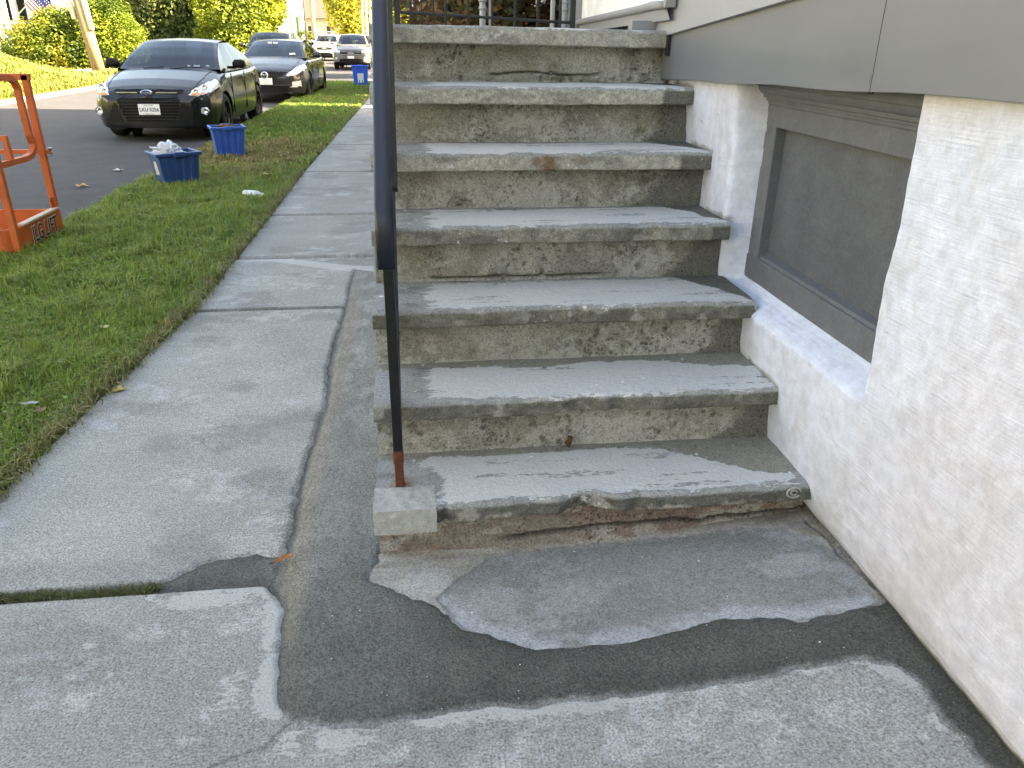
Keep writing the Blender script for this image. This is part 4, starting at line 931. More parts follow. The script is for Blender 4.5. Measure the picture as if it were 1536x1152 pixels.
    for prof, sgn, nm in ((gf, 1, 'windshield'), (gr, -1, 'rear_window')):
        P_ = sheet(prof, sgn); f = grid_faces(ns, nt_); cenT = (np.arange(nt_-1)+.5)/(nt_-1)*2-1
        ti = np.tile(cenT, ns-1); si = np.repeat((np.arange(ns-1)+.5)/(ns-1), nt_-1)
        gl = (np.abs(ti) < .92) & (si > .04) & (si < .93)
        v, ff = compact(P_.reshape(-1, 3), f[gl] if sgn > 0 else f[gl][:, ::-1]); mesh_np(nm, v, ff, M['carglass'], t)
        v, ff = compact(P_.reshape(-1, 3), f[~gl]); mesh_np('pillar', v, ff, S['paint'], t)
    fr, rrw = sheet(gf, 1)[-1], sheet(gr, -1)[-1]
    sv2 = np.linspace(0, 1, 14)[:, None, None]; RF = fr[None]*(1-sv2)+rrw[None]*sv2; RF[..., 2] += .035*np.sin(np.pi*sv2[..., 0])
    mesh_np('roof', RF, grid_faces(14, nt_), S['paint'], t)
    nz_, nu_ = 22, 60
    zz = np.linspace(zb0-.04, zr, nz_)
    uf = np.interp(zz, gf[:, 1], gf[:, 0])+sw*.85; ur = np.interp(zz, gr[:, 1], gr[:, 0])-sw*.85
    q = np.linspace(0, 1, nu_)[None]
    U_ = uf[:, None]*(1-q)+ur[:, None]*q; Z_ = np.repeat(zz[:, None], nu_, 1)-.035*sst(zb0, zr, np.repeat(zz[:, None], nu_, 1))
    for sg in (1, -1):
        P_ = np.stack([sg*(np.repeat(wg(zz)[:, None], nu_, 1)+.012*np.sin(np.pi*q)), U_, Z_], -1).reshape(-1, 3); f = grid_faces(nz_, nu_)
        ce = P_[f].mean(1); lab = np.zeros(len(f), int)
        for wi, poly in enumerate(S['sidewin']): lab[inpoly(poly, ce[:, 1], ce[:, 2])] = wi+1
        for wi in range(len(S['sidewin'])+1):
            if not (lab == wi).any(): continue
            v, ff = compact(P_, f[lab == wi]); mesh_np('side_window' if wi else 'side_frame', v, ff, M['sideglass'] if wi else S['paint'], t)
        # door lines and handles
        for du in S['doors']:
            MB().bb(sg*(W.max()-.012), sg*(W.max()+.002), du-.004, du+.004, .32, zb0-.06).build('door_gap', M['grille'], t)
        for hu in S.get('handles', []):
            MB().bb(sg*(W.max()-.02), sg*(W.max()+.018), hu-.09, hu+.09, .83, .86).build('door_handle', S['paint'], t, bevel=.008)
        # mirror
        mu = S['mirror']; mb = MB(); cx = sg*(W.max()+.09); mz = zb0+.07
        prof = [(-.10, -.055), (-.105, .02), (-.07, .07), (.05, .075), (.10, .05), (.11, -.03), (.07, -.065)]
        V_ = []
        for (uo, sc) in ((-.07, .55), (-.05, .9), (.02, 1.), (.06, .95)):
            V_ += [(cx+p*sc*sg, mu+uo, mz+r_*sc) for p, r_ in prof]
        Fm = [list(range(7))[::-1], list(range(21, 28))]+[[a*7+i, a*7+(i+1) % 7, (a+1)*7+(i+1) % 7, (a+1)*7+i] for a in range(3) for i in range(7)]
        mb.add(V_, Fm); mb.box((sg*(W.max()-.03), mu+.01, mz-.05), (.14, .06, .04)); mb.build('mirror', S.get('mirror_mat', S['paint']), t, smooth=True)
    # interior: dash, seats, wheel
    ds = MB(); dz = zb0-.08; ds.box((0, gf[0, 0]+.45, dz-.06), (1.3, .5, .16)).box((0, gf[0, 0]+1.6, .45), (1.4, 2.4, .2)); ds.build('dashboard', M['seat'], t, bevel=.04)
    for sx_ in (-.37, .37):
        for su in (gf[0, 0]+1.12, gf[0, 0]+2.0):
            st = MB().box((sx_, su+.18, dz-.02), (.5, .16, .62)).box((sx_, su+.22, dz+.36), (.26, .10, .2)); st.build('seat', M['seat'], t, bevel=.05)
    stw = MB().tube([(.37+.18*math.cos(a), gf[0, 0]+.78+.06*math.sin(a), dz+.02+.17*math.sin(a)) for a in np.linspace(0, 2*math.pi, 22)], .014, 6); stw.build('steering_wheel', M['grille'], t)
    # underbody
    MB().bb(-W.max()*.85, W.max()*.85, .25, S['L']-.25, .2, .45).build('underbody', M['grille'], t)
    fv = V[(V[:, 1] < .95)]
    def su(x, z): return float(fv[np.argmin((fv[:, 0]-x)**2+(fv[:, 2]-z)**2+.02*fv[:, 1]), 1])
    # shut lines of the bonnet, laid on the surface
    for sg in (1, -1):
        tp = []
        for q in np.linspace(.16, 1.12, 14):
            w_ = np.interp(q, *S['W'])*S.get('hoodw', .74); i = np.argmin(np.abs(us-q)); j = np.argmin(np.abs(G[i, :nr//2, 0]-w_)); tp.append((sg*G[i, j, 0], us[i], G[i, j, 1]))
        MB().tube(tp, .006, 5).build('bonnet_gap', M['grille'], t)
    return t, su
black = paint('black car paint', (.006, .0065, .008))
SEDAN = dict(L=4.50, W=([0, .05, .12, .22, .38, .7, 1.3, 3.2, 3.9, 4.25, 4.5], [.60, .70, .765, .825, .872, .905, .912, .912, .89, .82, .66]),
    T=([0, .03, .08, .18, .45, .95, 1.25, 3.3, 3.9, 4.3, 4.45, 4.5], [.66, .715, .755, .80, .885, .985, 1.02, 1.03, 1.06, 1.05, .95, .84]), B=([0, .1, .6, 3.7, 4.4, 4.5], [.22, .19, .19, .19, .24, .30]),
    mid=.60, wr=.325, wheels=(.93, 3.58), paint=black, gf=[(1.10, .985), (1.42, 1.17), (1.72, 1.30), (2.02, 1.405)], gr=[(4.02, 1.02), (3.78, 1.16), (3.45, 1.29), (3.02, 1.40)], wg=(.815, .60),
    sidewin=[[(1.62, 1.03), (2.40, 1.035), (2.40, 1.375), (2.12, 1.36), (1.9, 1.22)], [(2.46, 1.035), (3.18, 1.06), (3.12, 1.30), (2.9, 1.36), (2.46, 1.375)], [(3.24, 1.065), (3.52, 1.09), (3.22, 1.26)]],
    doors=(1.42, 2.43, 3.38), handles=(2.28, 3.22), mirror=1.66, mirror_mat=M['grille'], spokes=9, fine=1.25,
    front=[('headlamp', M['lamp'], [(.565, .668), (.60, .735), (.70, .80), (.80, .865), (.885, .915), (.905, .84), (.885, .765), (.82, .705), (.70, .655)], .80),
           ('grille', M['grille'], [(0, .675), (.46, .675), (.50, .735), (.46, .745), (0, .745)], .30),
           ('grille', M['grille'], [(0, .30), (.33, .30), (.37, .36), (.45, .60), (.40, .635), (0, .635)], .30),
           ('intake', M['grille'], [(.40, .30), (.64, .30), (.50, .58), (.47, .55)], .40),
           ('foglamp', M['lamp'], [(.75+.05*math.cos(a), .445+.05*math.sin(a)) for a in np.linspace(0, 6.28, 14)[:-1]], .5)])
ford, FU = car('car', 'black sedan parked nearest, lettered plate LKU 3256 and oval grille badge', (-3.80, 12.65, -.10), R(-1.0), SEDAN, 'parked cars')
RZX = Matrix.Rotation(R(90), 3, 'X')
def plate(t, z, u, txt, sub=True, w=.305, h=.152):
    p = MB().bb(-w/2, w/2, u-.012, u-.004, z-h/2, z+h/2).build('number_plate', M['plate'], t, bevel=.003)
    text_mesh('plate_text', txt, .073, M['ink'], p, (0, u-.0125, z-.005), RZX, .001, sx=.92, bold=.0015)
    if sub:
        text_mesh('plate_text', 'NEW YORK', .026, M['ink'], p, (0, u-.0125, z+.058), RZX, .001); text_mesh('plate_text', 'EMPIRE STATE', .020, M['ink'], p, (0, u-.0125, z-.063), RZX, .001)
    return p
plate(ford, .475, -.05, 'LKU·3256')
for z in np.arange(.335, .62, .042): MB().bb(-.40, .40, -.048, -.034, z-.004, z+.004).build('grille_bar', M['railblk'], ford)
for sg in (1, -1):
    MB().bb(sg*.13, sg*.43, -.056, -.040, .702, .716).build('grille_trim', M['silver'], ford)
    fg = MB().lathe([(.058, -.012), (.062, .0), (.060, .03), (.046, .0), (.032, .006), (.001, .010)], 18, (sg*.755, FU(.755, .445)-.004, .445), axis=1); fg.build('foglamp_ring', M['silver'], ford, smooth=True)
    for (hx, hz, hr) in ((.655, .725, .036), (.745, .775, .042)):
        MB().lathe([(hr, -.0), (hr*.8, -.010), (hr*.5, .0), (.001, .01)], 16, (sg*hx, FU(hx, hz)+.002, hz), axis=1).build('reflector', M['silver'], ford, smooth=True)
    lo = [(sg*x, FU(x, z)-.010, z) for x, z in ((.59, .678), (.66, .672), (.73, .680), (.78, .70), (.70, .70), (.62, .70))]
    MB().add(lo, [[0, 1, 2, 3, 4, 5]]).build('indicator', M['amber'], ford)
bd = MB().lathe([(.001, -.022), (.055, -.020), (.0625, -.012), (.064, .01)], 28, (0, 0, 0), axis=1); bd.V = [(v[0]*1.35, v[1]-.058, v[2]*.62+.708) for v in bd.V]
bo = bd.build('badge', M['silver'], ford, smooth=True)
b2 = MB().lathe([(.001, -.003), (.056, -.002)], 28, (0, 0, 0), axis=1); b2.V = [(v[0]*1.35, v[1]-.0795, v[2]*.60+.708) for v in b2.V]; b2.build('badge_field', M['badgeblue'], bo)
text_mesh('badge_text', 'Ford', .058, M['silver'], bo, (0, -.084, .708), RZX, .001, sx=1.35, extra_shear=.3)
for (sx_, w_) in ((.42, .10), (.58, .05), (.30, .04)):
    q = .05; MB().box((sx_, 1.235+.12*(sx_/.75)**2+.02, 1.035), (w_, .002, .036), Matrix.Rotation(R(-50), 3, 'X')).build('sticker', M['plate'], ford)
for sx_ in (-1, 1): MB().tube([(sx_*.05-.3*(sx_ < 0), 1.085+.0, 1.0), (sx_*.05+.5*(sx_ > 0)+.0, 1.14, 1.02)], .007, 5).build('wiper', M['grille'], ford)
S2 = dict(SEDAN); S2.update(L=4.85, paint=paint('charcoal car paint', (.018, .019, .022)), fine=1., mirror_mat=None, W=([0, .05, .12, .22, .42, .8, 1.3, 3.4, 4.2, 4.6, 4.85], [.52, .64, .72, .80, .865, .91, .92, .92, .89, .82, .66]),
    wheels=(1.0, 3.78), wr=.335, T=([0, .03, .08, .2, .5, 1.0, 1.3, 3.5, 4.2, 4.65, 4.8, 4.85], [.64, .70, .745, .79, .875, .975, 1.02, 1.03, 1.06, 1.05, .95, .84]),
    gf=[(1.15, .985), (1.5, 1.15), (1.8, 1.28), (2.1, 1.385)], gr=[(4.3, 1.02), (4.0, 1.15), (3.6, 1.28), (3.15, 1.38)],
    sidewin=[[(1.70, 1.03), (2.50, 1.035), (2.50, 1.375), (2.22, 1.36), (2.0, 1.22)], [(2.56, 1.035), (3.38, 1.06), (3.3, 1.30), (3.1, 1.36), (2.56, 1.375)]], doors=(1.5, 2.53, 3.5), handles=(2.38, 3.34), mirror=1.74,
    front=[('headlamp', M['lamp'], [(.50, .63), (.56, .70), (.66, .78), (.80, .86), (.87, .88), (.89, .80), (.84, .72), (.72, .66), (.60, .61)], .85),
           ('grille', M['grille'], [(0, .545), (.20, .55), (.40, .615), (.50, .69), (.47, .70), (0, .70)], .30),
           ('intake', M['grille'], [(0, .25), (.62, .25), (.56, .34), (.40, .40), (0, .40)], .40),
           ('foglamp', M['lamp'], [(.58, .36), (.80, .38), (.80, .50), (.60, .48)], .5)])
S2['mirror_mat'] = S2['paint']
maz, _ = car('car', 'charcoal sedan parked second, round winged badge and white plate', (-3.36, 20.3, -.10), R(-2.), S2, 'parked cars')
MB().bb(-.17, .17, -.066, -.054, .42, .57).build('number_plate', M['plate'], maz, bevel=.01)
ring = MB().lathe([(.058, -.015), (.075, -.022), (.088, -.012), (.088, .0)], 24, (0, -.05, .625), axis=1); wb = ring.build('badge', M['silver'], maz, smooth=True)
MB().tube([(-.075, -.068, .655), (-.03, -.072, .645), (0, -.074, .615), (.03, -.072, .645), (.075, -.068, .655)], .012, 6).build('badge_wing', M['silver'], wb, smooth=True)
for sg in (1, -1): MB().bb(sg*.2, sg*.58, -.045, -.02, .40, .43).build('bumper_trim', M['silver'], maz)
MB().bb(-.62, .62, .02, .05, .235, .25).build('lip_trim', M['silver'], maz)
for (sx_, sz_, w_) in ((-.14, .30, .10), (.0, .30, .10), (.46, .05, .14)):
    MB().box((sx_, 1.24+.12*(sx_/.75)**2+sz_*1.75, 1.03+sz_), (w_, .002, .05), Matrix.Rotation(R(-50), 3, 'X')).build('sticker', M['plate'], maz)
def suv(name, label, loc, rz, pm, bright=False):
    S = dict(L=4.5, paint=pm, fine=.8, W=([0, .05, .14, .3, .6, 1.3, 3.4, 4.2, 4.5], [.64, .74, .82, .885, .91, .915, .915, .88, .76]), T=([0, .03, .1, .22, .5, 1.0, 1.2, 3.5, 4.3, 4.45, 4.5], [.78, .86, .92, .97, 1.03, 1.10, 1.13, 1.13, 1.14, 1.05, .9]), B=([0, .1, .6, 3.7, 4.4, 4.5], [.30, .26, .24, .24, .28, .34]),
        mid=.68, wr=.355, wheels=(.92, 3.55), gf=[(.98, 1.10), (1.28, 1.30), (1.55, 1.47), (1.85, 1.60)], gr=[(4.42, 1.12), (4.32, 1.30), (4.15, 1.46), (3.9, 1.585)], wg=(.83, .62), trim=.36,
        sidewin=[[(1.50, 1.15), (2.32, 1.15), (2.32, 1.54), (1.98, 1.53), (1.7, 1.36)], [(2.38, 1.15), (3.2, 1.16), (3.2, 1.53), (2.38, 1.54)], [(3.26, 1.17), (4.0, 1.2), (3.8, 1.48), (3.26, 1.52)]], doors=(1.35, 2.35, 3.3), mirror=1.55, spokes=7, rim=M['silver'],
        front=[('headlamp', M['lamp'], [(.46, .80), (.56, .87), (.78, .98), (.89, 1.0), (.90, .90), (.82, .82), (.62, .76)], .8),
               ('grille', M['grille'], [(0, .66), (.42, .66), (.54, .80), (.50, .86), (0, .86)], .4),
               ('intake', M['grille'], [(0, .34), (.60, .34), (.55, .50), (0, .52)], .4), ('foglamp', M['lamp'], [(.66, .46), (.78, .46), (.78, .56), (.66, .56)], .5)])
    t, _ = car(name, label, loc, rz, S, 'parked cars')
    MB().bb(-.14, .14, -.075, -.055, .735, .79).build('badge', M['satin'], t, bevel=.01)
    for z in (.70, .82): MB().bb(-.45, .45, -.066, -.05, z-.012, z+.012).build('grille_bar', M['satin'], t)
    MB().bb(-.155, .155, -.07, -.055, .52, .64).build('number_plate', M['plate'], t)
    return t
suv('car', 'grey crossover facing the camera, third along the kerb in the distance', (-2.66, 41.2, -.10), R(-1), paint('grey car paint', (.13, .13, .135)))
suv('car', 'white off-roader farthest up the street, on its left side', (-5.25, 55.5, -.10), R(-3), paint('white car paint', (.75, .75, .74)))
suv('car', 'dark van whose roof shows above the charcoal sedan', (-4.85, 29.6, -.10), R(-1), paint('dark green paint', (.02, .024, .024)))
suv('car', 'dark hatchback mostly hidden behind the grey crossover', (-1.95, 48.0, -.10), R(-2), paint('blue black paint', (.015, .017, .022)))
# ------------------------------------------------------------------ recycling bins, bottle
def bin_(label, loc, rz, w_, d_, h_, colr, fill=None, lab=False, stick=False):
    t = thing('recycling_bin', label, 'bin', loc, rz, group='blue recycling bins')
    mt = mat_plain('blue bin plastic', colr, .42, var=.12, vsc=9, bst=.1, bsc=30)
    def ring(s, z, g=0): return [(sx*(w_*s/2+g), sy*(d_*s/2+g), z) for sx, sy in ((-1, -1), (1, -1), (1, 1), (-1, 1))]
    mb = MB(); V = ring(.80, .0)+ring(1., h_)+ring(.975, h_)+ring(.78, .012)
    F = [[3, 2, 1, 0]]+[[i, (i+1) % 4, 4+(i+1) % 4, 4+i] for i in range(4)]+[[4+i, 4+(i+1) % 4, 8+(i+1) % 4, 8+i] for i in range(4)]+[[8+i, 8+(i+1) % 4, 12+(i+1) % 4, 12+i] for i in range(4)]+[[12, 13, 14, 15]]
    mb.add(V, F); mb.build('tub', mt, t, bevel=.012)
    rim = MB(); V = ring(1., h_-.03, .018)+ring(1., h_+.002, .022)+ring(.97, h_+.004)+ring(.99, h_-.03, -.002)
    F = [[a*4+i, a*4+(i+1) % 4, (a+1)*4+(i+1) % 4, (a+1)*4+i] for a in range(3) for i in range(4)]+[[12+i, 12+(i+1) % 4, (i+1) % 4, i] for i in range(4)]
    rim.add(V, F).build('rim', mt, t, bevel=.006)
    for sy in (-1, 1): MB().box((0, sy*(d_/2+.018), h_-.012), (w_*.28, .035, .05)).build('handle', mt, t, bevel=.01)
    for sx in (-.30, -.1, .12, .32):
        z0, z1 = .03, h_-.035; y0, y1 = -(d_*.805/2), -(d_*.985/2)
        MB().add([(sx*w_*.82-.018, y0, z0), (sx*w_*.82+.018, y0, z0), (sx*w_+.022, y1, z1), (sx*w_-.022, y1, z1), (sx*w_*.82-.012, y0-.009, z0), (sx*w_*.82+.012, y0-.009, z0), (sx*w_+.016, y1-.009, z1), (sx*w_-.016, y1-.009, z1)], [[4, 5, 6, 7], [0, 1, 5, 4], [2, 3, 7, 6], [1, 2, 6, 5], [3, 0, 4, 7]]).build('rib', mt, t)
    if lab:
        MB().add([(-.09, -d_*.43, h_*.15), (.09, -d_*.43, h_*.15), (.095, -d_*.475-.006, h_*.62), (-.095, -d_*.475-.006, h_*.62)], [[0, 1, 2, 3]]).build('label', M['plate'], t)
    if stick:
        MB().add([(-w_*.425-.006, -.06, h_*.35), (-w_*.425-.006, .05, h_*.32), (-w_*.47-.006, .04, h_*.72), (-w_*.47-.006, -.05, h_*.75)], [[3, 2, 1, 0]]).build('sticker', mat_plain('worn pale sticker', (.5, .45, .36), .7, var=.4, vsc=30), t)
    return t
B1 = ground_at(268, 277)
bin_('blue recycling bin heaped with a clear plastic bag, nearest the camera', (-2.38, 8.42, -.01), R(33), .41, .32, .325, (.014, .062, .20), stick=True)
bin_('blue recycling bin with brown scraps, beside the black sedan', (-2.26, 10.42, -.01), R(19), .385, .31, .37, (.016, .088, .36))
bin_('tall bright blue bin with white label at the far end of the verge', (-1.45, 26.4, -.005), R(4), .50, .44, .58, (.012, .11, .62), lab=True)
def crumple(name, label, cat, loc, r, sc, mat, seed, amp=.35):
    bm = bmesh.new(); bmesh.ops.create_icosphere(bm, subdivisions=5, radius=1); V = np.array([v.co[:] for v in bm.verts]); F = [[v.index for v in f.verts] for f in bm.faces]; bm.free()
    n = np.abs(fbm(V[:, 0]*2.2, V[:, 1]*2.2, V[:, 2]*2.2, s=seed, n=4)-.5)*2
    V = V*(1-amp*.6+amp*1.6*n)[:, None]*np.array(sc)*r
    o = mesh_np(name, V, np.array(F), mat, None, smooth=False, label=label, cat=cat); o.location = loc; return o
mp, nn, bb_ = newmat('clear plastic film'); bb_.inputs['Base Color'].default_value = (.72, .78, .84, 1); bb_.inputs['Roughness'].default_value = .18; bb_.inputs['Transmission Weight'].default_value = .35
crumple('plastic_bag', 'crumpled clear plastic bag filling the nearest blue bin', 'bag', (-2.42, 8.43, .31), .150, (1.05, .85, .62), mp, 501, .6)
crumple('leaf_scraps', 'brown scraps inside the second blue bin', 'scraps', (-2.27, 10.46, .335), .10, (1.2, .9, .5), mat_plain('brown scraps', (.14, .07, .03), .9, var=.5, vsc=40), 502, .8)
bt = thing('plastic_bottle', 'crushed clear plastic bottle lying on the lawn strip', 'bottle', ground_at(380, 291, .045), R(-22))
prof = [(.001, -.10), (.026, -.10), (.032, -.09), (.033, -.05), (.029, -.02), (.033, .0), (.033, .035), (.026, .06), (.014, .082), (.013, .098)]
mbt = MB().lathe(prof, 18, (0, 0, 0), axis=0); mbt.build('body', mp, bt, smooth=True)
MB().lathe([(.0335, -.045), (.0338, .03)], 18, (0, 0, 0), axis=0).build('label', mat_plain('bottle label', (.55, .62, .66), .5, var=.4, vsc=60), bt, smooth=True)
MB().lathe([(.016, .092), (.016, .110), (.001, .111)], 14, (0, 0, 0), axis=0).build('cap', M['white'], bt, smooth=True)
# ------------------------------------------------------------------ orange lift platform
M['orange'] = mat_plain('worn orange paint', (.52, .10, .022), .5, var=.22, vsc=9, bst=.15, bsc=30)
M['orange_bare'] = mat_plain('scuffed edge', (.50, .38, .30), .6, var=.3, vsc=40)
LX = -2.66
base_y0, base_y1 = 5.50, 6.22
lift = thing('lift_platform', 'orange lift work platform at the kerb, lettered JLG LIFT', 'platform', (-3.5, 5.85, .0))
ztp = wall_at(85, 314, LX).z
zbt = .005
# toe board ring with rounded near corner
out = [(LX, base_y1)]+[(LX, base_y0+.12)]+[(LX-.12+.12*math.cos(a), base_y0+.12-.12*math.sin(a)) for a in np.linspace(.2, math.pi/2, 7)]+[(-4.5, base_y0), (-4.5, base_y1)]
tb = MB(); n = len(out)
inn = [(x+(.012 if x < -4 else -.012)*1., y+(.012 if y < base_y0+.05 else (-.012 if y > base_y1-.02 else 0))) for x, y in out]
V = [(x, y, zbt) for x, y in out]+[(x, y, ztp) for x, y in out]+[(x, y, ztp) for x, y in inn]+[(x, y, zbt) for x, y in inn]
F = [[a*n+i, a*n+(i+1) % n, ((a+1) % 4)*n+(i+1) % n, ((a+1) % 4)*n+i] for a in range(4) for i in range(n)]
tb.add(V, F).build('toe_board', M['orange'], lift, world=True)
fl = MB().prism(out, 2, zbt, zbt+.03); fl.build('floor', M['orange'], lift, world=True)
for i in range(16): MB().bb(-3.4+i*.045, -3.385+i*.045, 5.56, 6.15, zbt+.03, zbt+.045).build('floor_slat', M['grille'], lift, world=True)
MB().bb(LX-.035, LX+.012, base_y0+.13, base_y1, ztp-.002, ztp+.016).build('edge_rail', M['orange_bare'], lift, world=True, bevel=.004)
# lettering on the street side panel
text_mesh('lettering', 'JLG LIFT', .155, mat_plain('white decal edge', (.8, .8, .78), .5), lift, Vector((LX+.0025, 5.935, (ztp+zbt)/2-.004))-lift.location, Matrix.Rotation(R(90), 3, 'Z') @ Matrix.Rotation(R(90), 3, 'X'), .0004, sx=.66, bold=.008, extra_shear=.12, spacing=1.12)
text_mesh('lettering', 'JLG LIFT', .155, mat_plain('black decal', (.012, .012, .012), .5), lift, Vector((LX+.0042, 5.935, (ztp+zbt)/2-.004))-lift.location, Matrix.Rotation(R(90), 3, 'Z') @ Matrix.Rotation(R(90), 3, 'X'), .0004, sx=.66, bold=.003, extra_shear=.12, spacing=1.12)
a = wall_at(83, 313, LX-.02); b = wall_at(33, 113, LX-.02)
zt = b.z
def sq(path, r): return MB().tube(path, r*1.35, 4)
sq([(LX-.02, a.y, zbt), (LX-.02, a.y, zt)], .022).build('post', M['orange'], lift, world=True)
MB().box((LX-.02, a.y-.01, ztp+.035), (.012, .10, .11)).build('gusset', M['orange'], lift, world=True, bevel=.01)
n_ = wall_at(20, 343, LX-.02)
sq([(LX-.02, n_.y, zbt), (LX-.02, n_.y, zt)], .022).build('post', M['orange'], lift, world=True)
for x in (-4.48, -3.6): sq([(x, base_y1-.03, zbt), (x, base_y1-.03, zt)], .022).build('post', M['orange'], lift, world=True)
sq([(-4.5, a.y, zt-.012), (LX+.01, a.y, zt-.012)], .022).build('top_rail', M['orange'], lift, world=True)
mz = wall_at(67, 228, LX).z
sq([(-4.5, a.y+.01, mz), (LX+.03, a.y+.01, mz)], .016).build('mid_rail', M['orange'], lift, world=True)
for dz in (.02, -.02): MB().tube([(LX+.02, a.y+.01, mz+dz), (LX+.05, a.y+.01, mz+dz)], .011, 6).build('bolt', M['silver'], lift, world=True)
lp = [wall_at(*q, LX-.03) for q in ((-60, 112), (0, 117), (13, 117), (21, 122), (26, 133), (29, 146), (44, 203), (49, 215), (50, 224), (46, 233), (38, 238), (4, 247), (-60, 262))]
sq(lp, .020).build('side_guard', M['orange'], lift, world=True, smooth=False)
q0, q1 = wall_at(8, 208, LX-.05), wall_at(15, 240, LX-.05); sq([q1, q0, q0+Vector((-.25, 0, 0))], .022).build('control_bracket', M['orange'], lift, world=True)
MB().box(q0+Vector((-.2, .06, -.05)), (.2, .12, .06)).build('control_box', M['grille'], lift, world=True, bevel=.015)
# ------------------------------------------------------------------ poles, signs
def pole(label, p0, p1, r0, r1, mat, name='utility_pole', cat='pole', group=None, ext=1.6):
    d = p1-p0; t = thing(name, label, cat, p0, group=group)
    o = MB().tube([p0-d*.02, p0+d*.5, p0+d*ext], [r0, (r0+r1)/2, r1], 14); o.build('shaft', mat, t, smooth=True, world=True); return t
p0 = ground_at(149, 108); p1 = at(118, 0, p0.y)
up_ = pole('leaning wooden utility pole across the street with white conduit', p0, p1, .235, .21, M['polewood'], ext=1.5)
d = (p1-p0); c0 = p0+d*.60+Vector((.22, -.14, 0)); MB().tube([c0, c0+d*.9], .10, 10).build('conduit', M['white'], up_, smooth=True, world=True)
c0 = p0+d*.74+Vector((-.33, -.05, 0)); MB().tube([c0, c0+d*.8], .09, 10).build('conduit', M['white'], up_, smooth=True, world=True)
p0 = ground_at(24, 90, .3); pole('thin white guy guard leaning at the far left', p0, at(3, 0, p0.y), .11, .10, M['white'], 'guy_guard', ext=1.4)
p0 = ground_at(474, 87); up2 = pole('wooden utility pole beside the white house up the street', p0, at(467, 0, p0.y), .17, .15, M['polewood'], ext=2.)
for hz in (6.5, 7.2): MB().box(p0+Vector((-.4, 0, hz)), (2.4, .12, .12)).build('cross_arm', M['bark'], up2, world=True)
pole('slim dark pole left of the distant utility pole', ground_at(463, 90), at(455, 0, ground_at(463, 90).y), .05, .05, M['bark'], 'guy_pole')
for i, px in enumerate((543, 549, 555)):
    p0 = Vector(at(px+3, 92, 52)); p0.z = 0; pole(['left', 'middle', 'right'][i]+' one of three slim pale poles beyond the grey crossover', p0, at(px, 0, 52), .06, .05, M['white'], 'street_pole', group='slim pale poles')
p0 = ground_at(505, 84); sg = pole('road sign post with a pale square sign up the street', p0, at(500, 20, p0.y), .07, .06, M['polewood'], 'road_sign', 'sign', ext=1.2)
q = at(503, 54, p0.y-.2); MB().box(q, (.62, .03, .72)).build('sign_plate', mat_plain('pale sign face', (.75, .66, .62), .5), sg, world=True)
MB().lathe([(.24, -.02), (.24, .0), (.001, .0), (.001, -.02)], 20, (q.x, q.y-.02, q.z), axis=1).build('sign_disc', mat_plain('faded red disc', (.62, .34, .30), .5), sg, world=True)
MB().box(q+Vector((0, -.045, 0)), (.34, .01, .08)).build('sign_bar', M['white'], sg, world=True)
q = at(505, 75, p0.y-.2); MB().box(q, (.5, .03, .62)).build('sign_plate', mat_plain('tan sign face', (.62, .45, .33), .5), sg, world=True)
# red and blue tub by the far kerb
p0 = Vector((-6.55, 50.5, -.02)); t = thing('tub', 'red heap in a blue tub by the far kerb', 'tub', p0)
MB().prism([(-.35, 0), (.35, 0), (.42, .38), (-.42, .38)], 1, -.3, .3).build('tub_body', mat_plain('blue tub', (.04, .06, .42), .4), t, bevel=.03)
crm = MB().lathe([(.45, .36), (.40, .6), (.28, .78), (.12, .86), (.001, .87)], 14, (0, 0, 0)); crm.V = [(x*(1+.15*math.sin(7*y)), y, z) for x, y, z in crm.V]; crm.build('heap', mat_plain('red cover', (.62, .03, .03), .5), t)
# ------------------------------------------------------------------ buildings
def window(parent, c, w_, h_, nrm='y', shutters=None, world=True):
    x, y, z = c; fr = .09
    if nrm == 'y':
        o = MB().box((x, y, z), (w_, .06, h_)).build('window', M['darkglass'], parent, world=world)
        f = MB().box((x, y-.05, z+h_/2), (w_+fr, .08, fr)).box((x, y-.05, z-h_/2), (w_+fr*2, .1, fr)).box((x-w_/2, y-.05, z), (fr, .08, h_)).box((x+w_/2, y-.05, z), (fr, .08, h_)).box((x, y-.05, z), (w_, .05, .05)); f.build('window_frame', M['white'], o, world=world)
        if shutters:
            for s in (-1, 1): MB().box((x+s*(w_/2+.27), y-.04, z), (.42, .05, h_)).build('shutter', shutters, o, world=world)
    else:
        o = MB().box((x, y, z), (.06, w_, h_)).build('window', M['darkglass'], parent, world=world)
        f = MB().box((x+.05, y, z+h_/2), (.08, w_+fr, fr)).box((x+.05, y, z-h_/2), (.1, w_+fr*2, fr)).box((x+.05, y-w_/2, z), (.08, fr, h_)).box((x+.05, y+w_/2, z), (.08, fr, h_)).box((x+.05, y, z), (.05, w_, .05)); f.build('window_frame', M['white'], o, world=world)
        if shutters:
            for s in (-1, 1): MB().box((x+.04, y+s*(w_/2+.27), z), (.05, .42, h_)).build('shutter', shutters, o, world=world)
    return o
def boards(b, x0, x1, y0, y1, z0, z1, mat, step=.25):
    mb = MB(); mb.bb(x0, x1, y0, y1, z0, z1); z = z0
    while z < z1-.05: mb.bb(x0-.015, x1+.015, y0-.015, y1+.015, z, z+.03); z += step
    return mb.build('wall', mat, b, world=True)
